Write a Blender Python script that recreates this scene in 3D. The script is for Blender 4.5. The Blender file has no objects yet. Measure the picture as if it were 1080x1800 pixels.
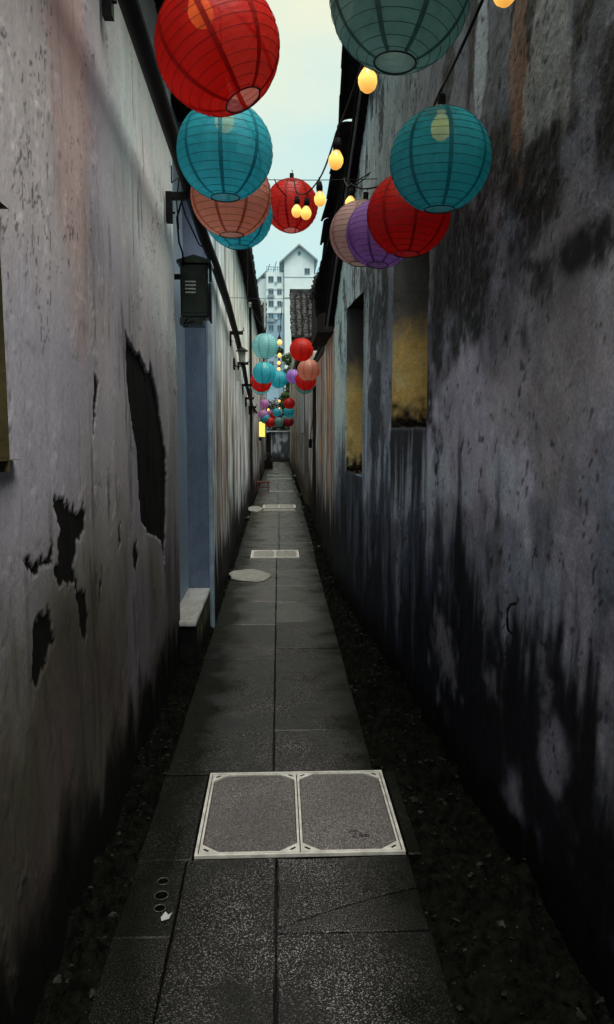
import bpy, bmesh, math, random
import numpy as np
from mathutils import Vector, Matrix

random.seed(7)
R = math.radians
scene = bpy.context.scene
COL = scene.collection

# ------------------------------------------------------------------ camera
cd = bpy.data.cameras.new('camera'); cam = bpy.data.objects.new('camera', cd); COL.objects.link(cam)
cam.location = (0, 0, 1.5)
cam.rotation_euler = (R(90 - 6.495), 0, R(-2.188))
cd.sensor_fit = 'VERTICAL'; cd.sensor_height = 36; cd.lens = 26.0
cd.clip_start = .05; cd.clip_end = 2000
scene.camera = cam
scene.render.resolution_x = 614; scene.render.resolution_y = 1024

# ------------------------------------------------------------------ world: overcast sky
SUN_EL, SUN_AZ = 70, 145
w = bpy.data.worlds.new('World'); scene.world = w; w.use_nodes = True
nt = w.node_tree; nt.nodes.clear()
N = nt.nodes.new; L = nt.links.new
out = N('ShaderNodeOutputWorld'); bg = N('ShaderNodeBackground')
sky = N('ShaderNodeTexSky'); sky.sky_type = 'NISHITA'; sky.sun_disc = False
sky.sun_elevation = R(SUN_EL); sky.sun_rotation = R(SUN_AZ); sky.air_density = 1.4; sky.dust_density = 2.5
sc1 = N('ShaderNodeVectorMath'); sc1.operation = 'SCALE'; sc1.inputs['Scale'].default_value = .10
L(sky.outputs[0], sc1.inputs[0])
tc = N('ShaderNodeTexCoord'); mp = N('ShaderNodeMapping'); mp.inputs['Scale'].default_value = (1, 1, 2.2)
no = N('ShaderNodeTexNoise'); no.inputs['Scale'].default_value = 1.7; no.inputs['Detail'].default_value = 5
no.inputs['Roughness'].default_value = .5
L(tc.outputs['Generated'], mp.inputs[0]); L(mp.outputs[0], no.inputs['Vector'])
cr = N('ShaderNodeValToRGB')
cr.color_ramp.elements[0].position = .40; cr.color_ramp.elements[0].color = (.36, .80, .90, 1)
cr.color_ramp.elements[1].position = .68; cr.color_ramp.elements[1].color = (1.0, .98, .70, 1)
e = cr.color_ramp.elements.new(.52); e.color = (.58, .88, .90, 1)
sxyz = N('ShaderNodeSeparateXYZ'); L(tc.outputs['Generated'], sxyz.inputs[0])
ma = N('ShaderNodeMath'); ma.operation = 'MULTIPLY_ADD'; ma.inputs[1].default_value = .75
nm_ = N('ShaderNodeMath'); nm_.operation = 'MULTIPLY_ADD'; nm_.inputs[1].default_value = .55; nm_.inputs[2].default_value = 0
L(no.outputs[0], nm_.inputs[0]); L(sxyz.outputs[2], ma.inputs[0]); L(nm_.outputs[0], ma.inputs[2]); L(ma.outputs[0], cr.inputs[0])
mx = N('ShaderNodeMix'); mx.data_type = 'RGBA'; mx.inputs[0].default_value = .86
L(sc1.outputs[0], mx.inputs[6]); L(cr.outputs[0], mx.inputs[7])
L(mx.outputs[2], bg.inputs[0]); bg.inputs[1].default_value = .31
L(bg.outputs[0], out.inputs[0])

sd = bpy.data.lights.new('sun', 'SUN'); sd.energy = 1.5; sd.angle = R(50); sd.color = (1, .97, .92)
so = bpy.data.objects.new('sun', sd); COL.objects.link(so)
so.rotation_euler = (R(90 - SUN_EL), 0, R(180 - SUN_AZ))   # the lamp shines down from elevation SUN_EL, azimuth SUN_AZ
scene.view_settings.view_transform = 'Standard'; scene.view_settings.look = 'None'
scene.view_settings.exposure = 1.75; scene.view_settings.gamma = 1.0
scene.view_settings.use_curve_mapping = False
scene.render.engine = 'CYCLES'
scene.cycles.max_bounces = 8; scene.cycles.diffuse_bounces = 4; scene.cycles.transparent_max_bounces = 12

# ------------------------------------------------------------------ noise
_rng = np.random.RandomState(11); _TAB = _rng.rand(8, 256, 256)
def vn(x, y, s=0):
    x = np.asarray(x, float); y = np.asarray(y, float)
    xi = np.floor(x).astype(int); yi = np.floor(y).astype(int)
    fx = x - xi; fy = y - yi; fx = fx*fx*(3-2*fx); fy = fy*fy*(3-2*fy)
    T = _TAB[s % 8]; a = xi & 255; b = yi & 255; a1 = (a+1) & 255; b1 = (b+1) & 255
    return (T[a, b]*(1-fx)+T[a1, b]*fx)*(1-fy)+(T[a, b1]*(1-fx)+T[a1, b1]*fx)*fy
def fbm(x, y, o=4, s=0, g=.5):
    t = 0; amp = 1; tot = 0
    for k in range(o):
        t = t+amp*vn(x*2**k+17.3*k+s*5.1, y*2**k+9.1*k, s+k); tot += amp; amp *= g
    return t/tot
def ss(a, b, x):
    t = np.clip((x-a)/(b-a), 0, 1); return t*t*(3-2*t)
def mixc(c, d, t):
    t = np.asarray(t)[..., None]; return c*(1-t)+np.asarray(d, float)*t
def age(c, k, d=.03): return k*c*c/(c+d)
def blob(y, z, cy, cz, ry, rz, f=6, amp=.5, soft=.35, s=1):
    d = np.sqrt(((y-cy)/ry)**2+((z-cz)/rz)**2)
    d = d+(fbm(y*f, z*f, 4, s)-.5)*2*amp
    return 1-ss(1-soft, 1, d)
def inpoly(y, z, poly, wob=.03, f=14, s=2):
    y = y+(fbm(y*f, z*f, 4, s)-.5)*wob*2; z = z+(fbm(y*f*1.3, z*f*.5+7, 4, s+1)-.5)*wob*3
    ins = np.zeros(y.shape, bool); n = len(poly); j = n-1
    for i in range(n):
        yi, zi = poly[i]; yj, zj = poly[j]
        c = ((zi > z) != (zj > z)) & (y < (yj-yi)*(z-zi)/((zj-zi) or 1e-9)+yi)
        ins ^= c; j = i
    return ins

# ------------------------------------------------------------------ materials
MATS = {}
def newmat(name):
    m = bpy.data.materials.new(name); m.use_nodes = True; t = m.node_tree; t.nodes.clear()
    o = t.nodes.new('ShaderNodeOutputMaterial'); MATS[name] = m
    return m, t, o
def pbr(name, col, rough=.8, metal=0, var=.25, nscale=12, bump=.3, bscale=60, bdist=.004, stretch=(1, 1, 1), spec=.5, col2=None, objvar=0):
    m, t, o = newmat(name); n = t.nodes.new; l = t.links.new
    p = n('ShaderNodeBsdfPrincipled'); p.inputs['Roughness'].default_value = rough
    p.inputs['Metallic'].default_value = metal; p.inputs['Specular IOR Level'].default_value = spec
    tcn = n('ShaderNodeTexCoord'); mpp = n('ShaderNodeMapping'); mpp.inputs['Scale'].default_value = stretch
    l(tcn.outputs['Object'], mpp.inputs[0])
    ns = n('ShaderNodeTexNoise'); ns.inputs['Scale'].default_value = nscale; ns.inputs['Detail'].default_value = 6
    l(mpp.outputs[0], ns.inputs['Vector'])
    mxx = n('ShaderNodeMix'); mxx.data_type = 'RGBA'
    c2 = col2 or tuple(min(1, c*(1+var)) for c in col)
    mxx.inputs[6].default_value = (*[c*(1-var) for c in col], 1); mxx.inputs[7].default_value = (*c2, 1)
    rmp = n('ShaderNodeMapRange'); rmp.inputs[1].default_value = .32; rmp.inputs[2].default_value = .68
    l(ns.outputs[0], rmp.inputs[0]); l(rmp.outputs[0], mxx.inputs[0])
    last = mxx.outputs[2]
    if objvar:
        oi = n('ShaderNodeObjectInfo'); mr = n('ShaderNodeMapRange')
        mr.inputs[3].default_value = 1-objvar; mr.inputs[4].default_value = 1+objvar
        l(oi.outputs['Random'], mr.inputs[0]); vm = n('ShaderNodeVectorMath'); vm.operation = 'SCALE'
        l(last, vm.inputs[0]); l(mr.outputs[0], vm.inputs['Scale']); last = vm.outputs[0]
    l(last, p.inputs['Base Color'])
    if bump:
        nb = n('ShaderNodeTexNoise'); nb.inputs['Scale'].default_value = bscale; nb.inputs['Detail'].default_value = 5
        l(mpp.outputs[0], nb.inputs['Vector'])
        b = n('ShaderNodeBump'); b.inputs['Strength'].default_value = bump; b.inputs['Distance'].default_value = bdist
        l(nb.outputs[0], b.inputs['Height']); l(b.outputs[0], p.inputs['Normal'])
    l(p.outputs[0], o.inputs[0])
    return m
def vcmat(name, rough=.85, b1=(40, .35, .006), b2=(160, .3, .002), stretch=(1, 1, .5), fine=.25, fscale=55, spec=.4):
    """plaster whose tint is the 'col' attribute, with fine procedural grain and relief"""
    m, t, o = newmat(name); n = t.nodes.new; l = t.links.new
    p = n('ShaderNodeBsdfPrincipled'); p.inputs['Roughness'].default_value = rough
    p.inputs['Specular IOR Level'].default_value = spec*.55
    at = n('ShaderNodeAttribute'); at.attribute_name = 'col'
    tcn = n('ShaderNodeTexCoord'); mpp = n('ShaderNodeMapping'); mpp.inputs['Scale'].default_value = stretch
    l(tcn.outputs['Object'], mpp.inputs[0])
    ns = n('ShaderNodeTexNoise'); ns.inputs['Scale'].default_value = fscale; ns.inputs['Detail'].default_value = 5
    ns.inputs['Roughness'].default_value = .65
    l(mpp.outputs[0], ns.inputs['Vector'])
    mr = n('ShaderNodeMapRange'); mr.inputs[1].default_value = .3; mr.inputs[2].default_value = .7
    mr.inputs[3].default_value = 1-fine; mr.inputs[4].default_value = 1+fine; l(ns.outputs[0], mr.inputs[0])
    vm = n('ShaderNodeVectorMath'); vm.operation = 'SCALE'
    l(at.outputs['Color'], vm.inputs[0]); l(mr.outputs[0], vm.inputs['Scale']); l(vm.outputs[0], p.inputs['Base Color'])
    prev = None
    for sc, st, di in (b1, b2):
        nb = n('ShaderNodeTexNoise'); nb.inputs['Scale'].default_value = sc; nb.inputs['Detail'].default_value = 4
        nb.inputs['Roughness'].default_value = .6
        l(mpp.outputs[0], nb.inputs['Vector'])
        b = n('ShaderNodeBump'); b.inputs['Distance'].default_value = di
        am = n('ShaderNodeMath'); am.operation = 'MULTIPLY'; am.inputs[1].default_value = st
        l(at.outputs['Alpha'], am.inputs[0]); l(am.outputs[0], b.inputs['Strength'])
        l(nb.outputs[0], b.inputs['Height'])
        if prev: l(prev.outputs[0], b.inputs['Normal'])
        prev = b
    l(prev.outputs[0], p.inputs['Normal'])
    l(p.outputs[0], o.inputs[0])
    return m
def granite(name, dark, light, speck=.55, rough=.38, objvar=.2, sscale=230, moss=True):
    m, t, o = newmat(name); n = t.nodes.new; l = t.links.new
    p = n('ShaderNodeBsdfPrincipled')
    g = n('ShaderNodeNewGeometry')
    pos = g.outputs['Position']
    n1 = n('ShaderNodeTexNoise'); n1.inputs['Scale'].default_value = sscale; n1.inputs['Detail'].default_value = 2
    n1.inputs['Roughness'].default_value = .7
    l(pos, n1.inputs['Vector'])
    r1 = n('ShaderNodeMapRange'); r1.inputs[1].default_value = speck; r1.inputs[2].default_value = speck+.1
    l(n1.outputs[0], r1.inputs[0])
    n2 = n('ShaderNodeTexNoise'); n2.inputs['Scale'].default_value = 3.2; n2.inputs['Detail'].default_value = 6
    l(pos, n2.inputs['Vector'])
    r2 = n('ShaderNodeMapRange'); r2.inputs[1].default_value = .35; r2.inputs[2].default_value = .65
    l(n2.outputs[0], r2.inputs[0])
    mul = n('ShaderNodeMath'); mul.operation = 'MULTIPLY'
    r2b = n('ShaderNodeMapRange'); r2b.inputs[3].default_value = .10 if moss else .6; r2b.inputs[4].default_value = 1
    l(r2.outputs[0], r2b.inputs[0]); l(r1.outputs[0], mul.inputs[0]); l(r2b.outputs[0], mul.inputs[1])
    mxx = n('ShaderNodeMix'); mxx.data_type = 'RGBA'
    mxx.inputs[6].default_value = (*dark, 1); mxx.inputs[7].default_value = (*light, 1)
    l(mul.outputs[0], mxx.inputs[0]); last = mxx.outputs[2]
    oi = n('ShaderNodeObjectInfo'); mr = n('ShaderNodeMapRange')
    mr.inputs[3].default_value = 1-objvar; mr.inputs[4].default_value = 1+objvar
    l(oi.outputs['Random'], mr.inputs[0])
    vm = n('ShaderNodeVectorMath'); vm.operation = 'SCALE'; l(last, vm.inputs[0]); l(mr.outputs[0], vm.inputs['Scale'])
    last = vm.outputs[0]
    if moss:   # green-black growth in patches and blackened outer margins of the paving
        sx = n('ShaderNodeSeparateXYZ'); l(pos, sx.inputs[0])
        ab = n('ShaderNodeMath'); ab.operation = 'ABSOLUTE'; l(sx.outputs[0], ab.inputs[0])
        ad = n('ShaderNodeMath'); ad.operation = 'MULTIPLY_ADD'; ad.inputs[1].default_value = .55; ad.inputs[2].default_value = -.22
        l(n2.outputs[0], ad.inputs[0])
        a2 = n('ShaderNodeMath'); a2.operation = 'ADD'; l(ab.outputs[0], a2.inputs[0]); l(ad.outputs[0], a2.inputs[1])
        r3 = n('ShaderNodeMapRange'); r3.inputs[1].default_value = .26; r3.inputs[2].default_value = .46; r3.inputs[4].default_value = .88
        l(a2.outputs[0], r3.inputs[0])
        m3 = n('ShaderNodeMix'); m3.data_type = 'RGBA'; m3.inputs[7].default_value = (.005, .006, .003, 1)
        l(last, m3.inputs[6]); l(r3.outputs[0], m3.inputs[0]); last = m3.outputs[2]
    l(last, p.inputs['Base Color'])
    rr = n('ShaderNodeMapRange'); rr.inputs[3].default_value = rough-.08; rr.inputs[4].default_value = rough+.22
    l(r2.outputs[0], rr.inputs[0]); l(rr.outputs[0], p.inputs['Roughness'])
    b = n('ShaderNodeBump'); b.inputs['Strength'].default_value = .6; b.inputs['Distance'].default_value = .004
    sp = n('ShaderNodeMapRange'); sp.inputs[3].default_value = .55; sp.inputs[4].default_value = .04
    if moss: l(r3.outputs[0], sp.inputs[0]); l(sp.outputs[0], p.inputs['Specular IOR Level'])
    n4 = n('ShaderNodeTexNoise'); n4.inputs['Scale'].default_value = 120; n4.inputs['Detail'].default_value = 4
    l(pos, n4.inputs['Vector']); l(n4.outputs[0], b.inputs['Height']); l(b.outputs[0], p.inputs['Normal'])
    l(p.outputs[0], o.inputs[0])
    return m
def emis(name, col, st):
    m, t, o = newmat(name); e_ = t.nodes.new('ShaderNodeEmission')
    e_.inputs[0].default_value = (*col, 1); e_.inputs[1].default_value = st
    t.links.new(e_.outputs[0], o.inputs[0]); return m
def paper(name, col, dens=1.0):
    m, t, o = newmat(name); n = t.nodes.new; l = t.links.new
    c = (*col, 1)
    d = n('ShaderNodeBsdfDiffuse'); tr = n('ShaderNodeBsdfTranslucent'); tp = n('ShaderNodeBsdfTransparent')
    gl = n('ShaderNodeBsdfGlossy'); gl.inputs['Roughness'].default_value = .45; gl.inputs[0].default_value = (.6, .6, .6, 1)
    tcn = n('ShaderNodeTexCoord'); ns = n('ShaderNodeTexNoise'); ns.inputs['Scale'].default_value = 16; ns.inputs['Detail'].default_value = 8; ns.inputs['Roughness'].default_value = .62; ns.inputs['Distortion'].default_value = .6
    l(tcn.outputs['Object'], ns.inputs['Vector'])
    mxx = n('ShaderNodeMix'); mxx.data_type = 'RGBA'
    mxx.inputs[6].default_value = (*[v*.68 for v in col], 1); mxx.inputs[7].default_value = (*[min(.97, v*1.22) for v in col], 1)
    l(ns.outputs[0], mxx.inputs[0])
    l(mxx.outputs[2], d.inputs[0]); l(mxx.outputs[2], tr.inputs[0]); tp.inputs[0].default_value = (*[min(1, v**.22) for v in col], 1)
    bm_ = n('ShaderNodeBump'); bm_.inputs['Strength'].default_value = .6; bm_.inputs['Distance'].default_value = .008
    l(ns.outputs[0], bm_.inputs['Height']); l(bm_.outputs[0], d.inputs['Normal']); l(bm_.outputs[0], gl.inputs['Normal'])
    a = n('ShaderNodeMixShader'); a.inputs[0].default_value = .62; l(d.outputs[0], a.inputs[1]); l(tr.outputs[0], a.inputs[2])
    b = n('ShaderNodeMixShader'); b.inputs[0].default_value = .20/dens; l(a.outputs[0], b.inputs[1]); l(tp.outputs[0], b.inputs[2])
    g = n('ShaderNodeMixShader'); g.inputs[0].default_value = .03; l(b.outputs[0], g.inputs[1]); l(gl.outputs[0], g.inputs[2])
    l(g.outputs[0], o.inputs[0]); return m

M_PL = vcmat('lime_plaster', .75, (30, .35, .005), (120, .45, .003), (1, 1, .5), .14, 80)
M_ST = vcmat('rough_stucco', .62, (60, .9, .010), (170, .6, .004), (1, 1, .7), .30, 110)
M_FAR = vcmat('streaked_plaster', .8, (14, .5, .012), (90, .4, .004), (1, 1, .16), .30, 16)
M_CON = vcmat('cement', .8, (30, .4, .006), (150, .4, .002), (1, 1, 1), .2, 60)
M_SOIL = pbr('damp_soil_and_moss', (.004, .0045, .003), .9, var=.6, nscale=30, bump=.9, bscale=90, bdist=.01, col2=(.010, .011, .007), spec=.06)
M_BITS = pbr('gravel_bits', (.014, .015, .011), .55, spec=.22, var=.8, nscale=40, bump=.4, bscale=200, objvar=.3)
M_GRAN = granite('dark_granite', (.0055, .0052, .0055), (.55, .52, .50), .555, .42, .38)
M_GRAN2 = granite('infill_granite', (.075, .070, .070), (.42, .39, .38), .49, .5, .08, 260, False)
M_GRANB = granite('sheen_lightened_granite', (.030, .028, .026), (.46, .44, .41), .53, .27, .3)  # lighter copy of the dark granite: far paving's sheen put into the base colour
M_BED = pbr('path_bed', (.01, .01, .009), .9, var=.3)
M_CAST = pbr('pale_cast_frame', (.80, .79, .72), .5, metal=0, var=.22, nscale=20, bump=.3, bscale=120)
M_PATCH = pbr('pale_cement', (.30, .30, .27), .55, var=.25, nscale=18, bump=.5, bscale=90)
M_BLK = pbr('black_iron', (.012, .012, .013), .5, spec=.12, var=.4, nscale=30, bump=.3)
M_RUB = pbr('black_rubber', (.010, .010, .010), .6, spec=.12, var=.2)
M_WOOD = pbr('old_dark_wood', (.008, .0065, .0055), .8, spec=.12, var=.5, nscale=8, stretch=(6, 1, 6), bump=.6)
M_TILE = pbr('grey_clay_tile', (.020, .020, .021), .75, spec=.12, var=.5, nscale=25, bump=.6, bscale=80, objvar=.35)
M_ROOF = pbr('weathered_roof_tile', (.035, .035, .037), .8, spec=.12, var=.7, nscale=6, bump=.6, bscale=50)
M_BOX = pbr('dark_green_metal', (.035, .042, .036), .32, metal=.7, var=.6, nscale=5, bump=.25, bscale=14, bdist=.01)
M_WHITE = pbr('pipe_highlight', (.5, .5, .48), .5)
M_OLIVE = pbr('olive_board', (.035, .028, .010), .85, var=.5, nscale=14, bump=.5)
M_TOWER = pbr('far_white_render', (.66, .74, .76), .8, var=.06, nscale=.4, bump=0)  # tower colour kept pale to carry the distance haze
M_TOWERB = pbr('far_blue_render', (.24, .36, .46), .8, var=.08, nscale=.4, bump=0)
M_TROOF = pbr('far_roof_sheet', (.22, .27, .30), .7, var=.2, nscale=1, bump=0)
M_GLASS = pbr('far_window_glass', (.05, .09, .12), .25, var=.4, nscale=.8, bump=0)
M_FRAME = pbr('far_window_frame', (.42, .52, .56), .6, bump=0)
M_LEAF = pbr('bush_leaves', (.05, .09, .03), .6, var=.6, nscale=5, bump=0, col2=(.10, .17, .05))
M_LEAFD = pbr('dark_leaves', (.025, .035, .02), .6, var=.6, nscale=5, bump=0, col2=(.07, .08, .06))
M_BARK = pbr('bark', (.05, .04, .03), .9)
M_STOOL = pbr('red_painted_stool', (.16, .035, .03), .5, var=.4, nscale=20)
M_GROUND = pbr('ground_earth', (.05, .048, .04), .9, var=.3, nscale=.5, bump=.4, bscale=5)
M_GLOW, _t, _o = newmat('warm_bulb_glow')
_p = _t.nodes.new('ShaderNodeBsdfPrincipled'); _p.inputs['Base Color'].default_value = (.75, .5, .2, 1); _p.inputs['Roughness'].default_value = .15
_tc = _t.nodes.new('ShaderNodeTexCoord'); _sx = _t.nodes.new('ShaderNodeSeparateXYZ'); _r = _t.nodes.new('ShaderNodeValToRGB')
_mr = _t.nodes.new('ShaderNodeMapRange'); _mr.inputs[1].default_value = -.045; _mr.inputs[2].default_value = .045
_t.links.new(_tc.outputs['Object'], _sx.inputs[0]); _t.links.new(_sx.outputs[2], _mr.inputs[0]); _t.links.new(_mr.outputs[0], _r.inputs[0])
_r.color_ramp.elements[0].color = (.62, .27, .04, 1); _r.color_ramp.elements[1].color = (.45, .17, .02, 1)
_e = _r.color_ramp.elements.new(.45); _e.color = (1.15, .64, .13, 1)
_t.links.new(_r.outputs[0], _p.inputs['Emission Color']); _p.inputs['Emission Strength'].default_value = .38
_t.links.new(_p.outputs[0], _o.inputs[0])
M_BOXGLOW = emis('yellow_box_lamp', (1.0, .80, .16), .36)
M_LITTER = pbr('pale_litter', (.55, .56, .55), .6, var=.1)
M_CLOTH = pbr('pale_board', (.30, .36, .40), .7, var=.2)

# ------------------------------------------------------------------ mesh helpers
def link(o, parent=None):
    COL.objects.link(o)
    if parent: o.parent = parent
    return o
def mesh(name, v, f, mat, parent=None, smooth=False, loc=(0, 0, 0), rot=(0, 0, 0)):
    me = bpy.data.meshes.new(name); me.from_pydata([tuple(p) for p in v], [], f); me.update()
    if mat: me.materials.append(mat)
    if smooth: me.polygons.foreach_set('use_smooth', [True]*len(me.polygons))
    o = bpy.data.objects.new(name, me); o.location = loc; o.rotation_euler = rot
    return link(o, parent)
def tag(o, label, cat, group=None, kind=None):
    if label: o['label'] = label
    if cat: o['category'] = cat
    if group: o['group'] = group
    if kind: o['kind'] = kind
    return o
def empty(name, loc=(0, 0, 0), rot=(0, 0, 0), label=None, cat=None, group=None):
    o = bpy.data.objects.new(name, None); o.location = loc; o.rotation_euler = rot
    o.empty_display_size = .05; COL.objects.link(o); return tag(o, label, cat, group)
class MB:
    def __init__(s): s.v = []; s.f = []
    def add(s, v, f):
        b = len(s.v); s.v += [tuple(p) for p in v]; s.f += [tuple(i+b for i in q) for q in f]; return s
    def box(s, x0, x1, y0, y1, z0, z1):
        return s.add([(x0, y0, z0), (x1, y0, z0), (x1, y1, z0), (x0, y1, z0), (x0, y0, z1), (x1, y0, z1), (x1, y1, z1), (x0, y1, z1)],
                     [(0, 3, 2, 1), (4, 5, 6, 7), (0, 1, 5, 4), (1, 2, 6, 5), (2, 3, 7, 6), (3, 0, 4, 7)])
    def prism(s, pts, off):
        n = len(pts); o = Vector(off); a = [Vector(p) for p in pts]
        return s.add(a+[p+o for p in a], [tuple(range(n-1, -1, -1)), tuple(range(n, 2*n))]+[(i, (i+1) % n, n+(i+1) % n, n+i) for i in range(n)])
    def tube(s, pts, r, n=6):
        P = [Vector(p) for p in pts]; rr = r if isinstance(r, (list, tuple)) else [r]*len(P)
        b = len(s.v); up = Vector((0, 0, 1))
        for i, p in enumerate(P):
            d = (P[min(i+1, len(P)-1)]-P[max(i-1, 0)]).normalized()
            a = d.cross(up); a = a.normalized() if a.length > .05 else d.cross(Vector((1, 0, 0))).normalized()
            c = a.cross(d).normalized()
            for k in range(n):
                t = 2*math.pi*k/n; q = p+(a*math.cos(t)+c*math.sin(t))*rr[i]; s.v.append(tuple(q))
        for i in range(len(P)-1):
            for k in range(n):
                s.f.append((b+i*n+k, b+i*n+(k+1) % n, b+(i+1)*n+(k+1) % n, b+(i+1)*n+k))
        s.f.append(tuple(b+k for k in range(n-1, -1, -1))); s.f.append(tuple(b+(len(P)-1)*n+k for k in range(n)))
        return s
    def lathe(s, prof, n=16, c=(0, 0, 0)):
        b = len(s.v)
        for r, z in prof:
            for k in range(n):
                t = 2*math.pi*k/n; s.v.append((c[0]+r*math.cos(t), c[1]+r*math.sin(t), c[2]+z))
        for i in range(len(prof)-1):
            for k in range(n): s.f.append((b+i*n+k, b+i*n+(k+1) % n, b+(i+1)*n+(k+1) % n, b+(i+1)*n+k))
        return s
    def build(s, name, mat, parent=None, smooth=False, loc=(0, 0, 0), rot=(0, 0, 0)):
        return mesh(name, s.v, s.f, mat, parent, smooth, loc, rot)
def copy_tree(o, parent=None):
    c = o.copy(); COL.objects.link(c); c.parent = parent
    for ch in list(o.children): copy_tree(ch, c)
    return c
def surf(name, P, C, keep, mat, parent=None, thick=None, smooth=True, A=None):
    """grid surface P[n,m,3] with colour C[n,m,3]; its rim is carried back by 'thick' so it is a solid slab"""
    n, m_ = P.shape[:2]; V = P.reshape(-1, 3); A = np.ones(P.shape[:2]) if A is None else A; Aa = A.reshape(-1); idx = np.arange(n*m_).reshape(n, m_)
    q = np.stack([idx[:-1, :-1], idx[1:, :-1], idx[1:, 1:], idx[:-1, 1:]], -1)[keep]
    F = q.reshape(-1, 4); Cc = C.reshape(-1, 3)
    if thick is not None:
        rim = np.concatenate([idx[:, 0], idx[-1, 1:], idx[-2::-1, -1], idx[0, -2:0:-1]])
        k = len(V); back = V[rim]+np.array(thick); V = np.concatenate([V, back]); Cc = np.concatenate([Cc, Cc[rim]]); Aa = np.concatenate([Aa, Aa[rim]])
        r = len(rim); j = np.arange(r)
        F = np.concatenate([F, np.stack([rim, k+j, k+(j+1) % r, rim[(j+1) % r]], -1)])
    me = bpy.data.meshes.new(name)
    me.vertices.add(len(V)); me.vertices.foreach_set('co', V.ravel().astype(np.float32))
    me.loops.add(F.size); me.loops.foreach_set('vertex_index', F.ravel().astype(np.int32))
    me.polygons.add(len(F)); me.polygons.foreach_set('loop_start', np.arange(0, F.size, 4, dtype=np.int32))
    me.polygons.foreach_set('loop_total', np.full(len(F), 4, np.int32))
    me.update(calc_edges=True); me.validate()
    me.polygons.foreach_set('use_smooth', np.full(len(me.polygons), smooth))
    at = me.color_attributes.new('col', 'FLOAT_COLOR', 'POINT')
    c4 = np.ones((len(V), 4), np.float32); c4[:, 3] = np.clip(Aa, 0, 1); c4[:, :3] = np.clip(Cc, .002, .95); at.data.foreach_set('color', c4.ravel())
    me.materials.append(mat)
    o = bpy.data.objects.new(name, me); return link(o, parent)
def axis(a, b, step, snaps=()):
    n = max(2, int(round((b-a)/step))+1); g = np.linspace(a, b, n)
    for s_ in snaps: g[np.argmin(abs(g-s_))] = s_
    return np.sort(g)
def wall(name, xf, y0, y1, z0, ztop, step, side, colf, dispf, mat, parent, holes=(), T=.4, jit=.003, reliefF=None):
    """side=+1: the wall stands on the left and faces +x; -1: stands on the right and faces -x"""
    zt = ztop if callable(ztop) else (lambda y: y*0+ztop)
    ys = axis(y0, y1, step, [v for h in holes for v in h[:2]])
    zmax = float(np.max(zt(ys))); zs = axis(z0, zmax, step, [v for h in holes for v in h[2:]])
    Y, Z = np.meshgrid(ys, zs, indexing='ij')
    top = zt(Y); over = Z > top; Zc = np.minimum(Z, top)
    C, D = colf(Y, Zc), dispf(Y, Zc)
    jy = (fbm(Y*9, Zc*9, 3, 5)-.5)*jit*4
    X = xf(Y)+side*D
    P = np.stack([X, Y+jy*(Y > y0+.01)*(Y < y1-.01)*0+((fbm(Zc*6, Y*0+3, 3, 4)-.5)*jit*3), Zc], -1)
    keep = ~(over[:-1, :-1] & over[1:, :-1] & over[1:, 1:] & over[:-1, 1:])
    keep &= ~((Z[:-1, :-1] >= top[:-1, :-1]) & (Z[1:, :-1] >= top[1:, :-1]))
    cy = (Y[:-1, :-1]+Y[1:, 1:])/2; cz = (Z[:-1, :-1]+Z[1:, 1:])/2
    for h in holes: keep &= ~((cy > h[0]) & (cy < h[1]) & (cz > h[2]) & (cz < h[3]))
    A = reliefF(Y, Zc) if reliefF else np.ones(Y.shape)
    if side < 0: P = P[::-1]; C = C[::-1]; keep = keep[::-1]; A = A[::-1]
    return surf(name, P, C, keep, mat, parent, (-side*T, 0, 0), A=A)
def flat(name, o, u, v, nu, nv, colf, mat, parent, amp=.004, f=8, thick=None):
    """rough rectangle o + s*u + t*v"""
    o, u, v = (np.array(k, float) for k in (o, u, v)); nn = np.cross(u, v); nn /= np.linalg.norm(nn)
    S, T = np.meshgrid(np.linspace(0, 1, nu), np.linspace(0, 1, nv), indexing='ij')
    a = S*np.linalg.norm(u); b = T*np.linalg.norm(v)
    D = (fbm(a*f+o[0]*3, b*f+o[1]*3, 4, 3)-.5)*2*amp
    P = o+S[..., None]*u+T[..., None]*v+D[..., None]*nn
    keep = np.ones((nu-1, nv-1), bool)
    return surf(name, P, colf(P[..., 0], P[..., 1], P[..., 2]), keep, mat, parent, thick)

# ================================================================== GROUND AND PATH
g = MB(); g.box(-400, 400, -60, 900, -1.2, -.16); tag(g.build('ground', M_GROUND), None, None, kind='structure')
path = MB().box(-.46, .40, -10, 33, -.159, -.047).build('path', M_BED); tag(path, None, None, kind='structure')

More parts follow.
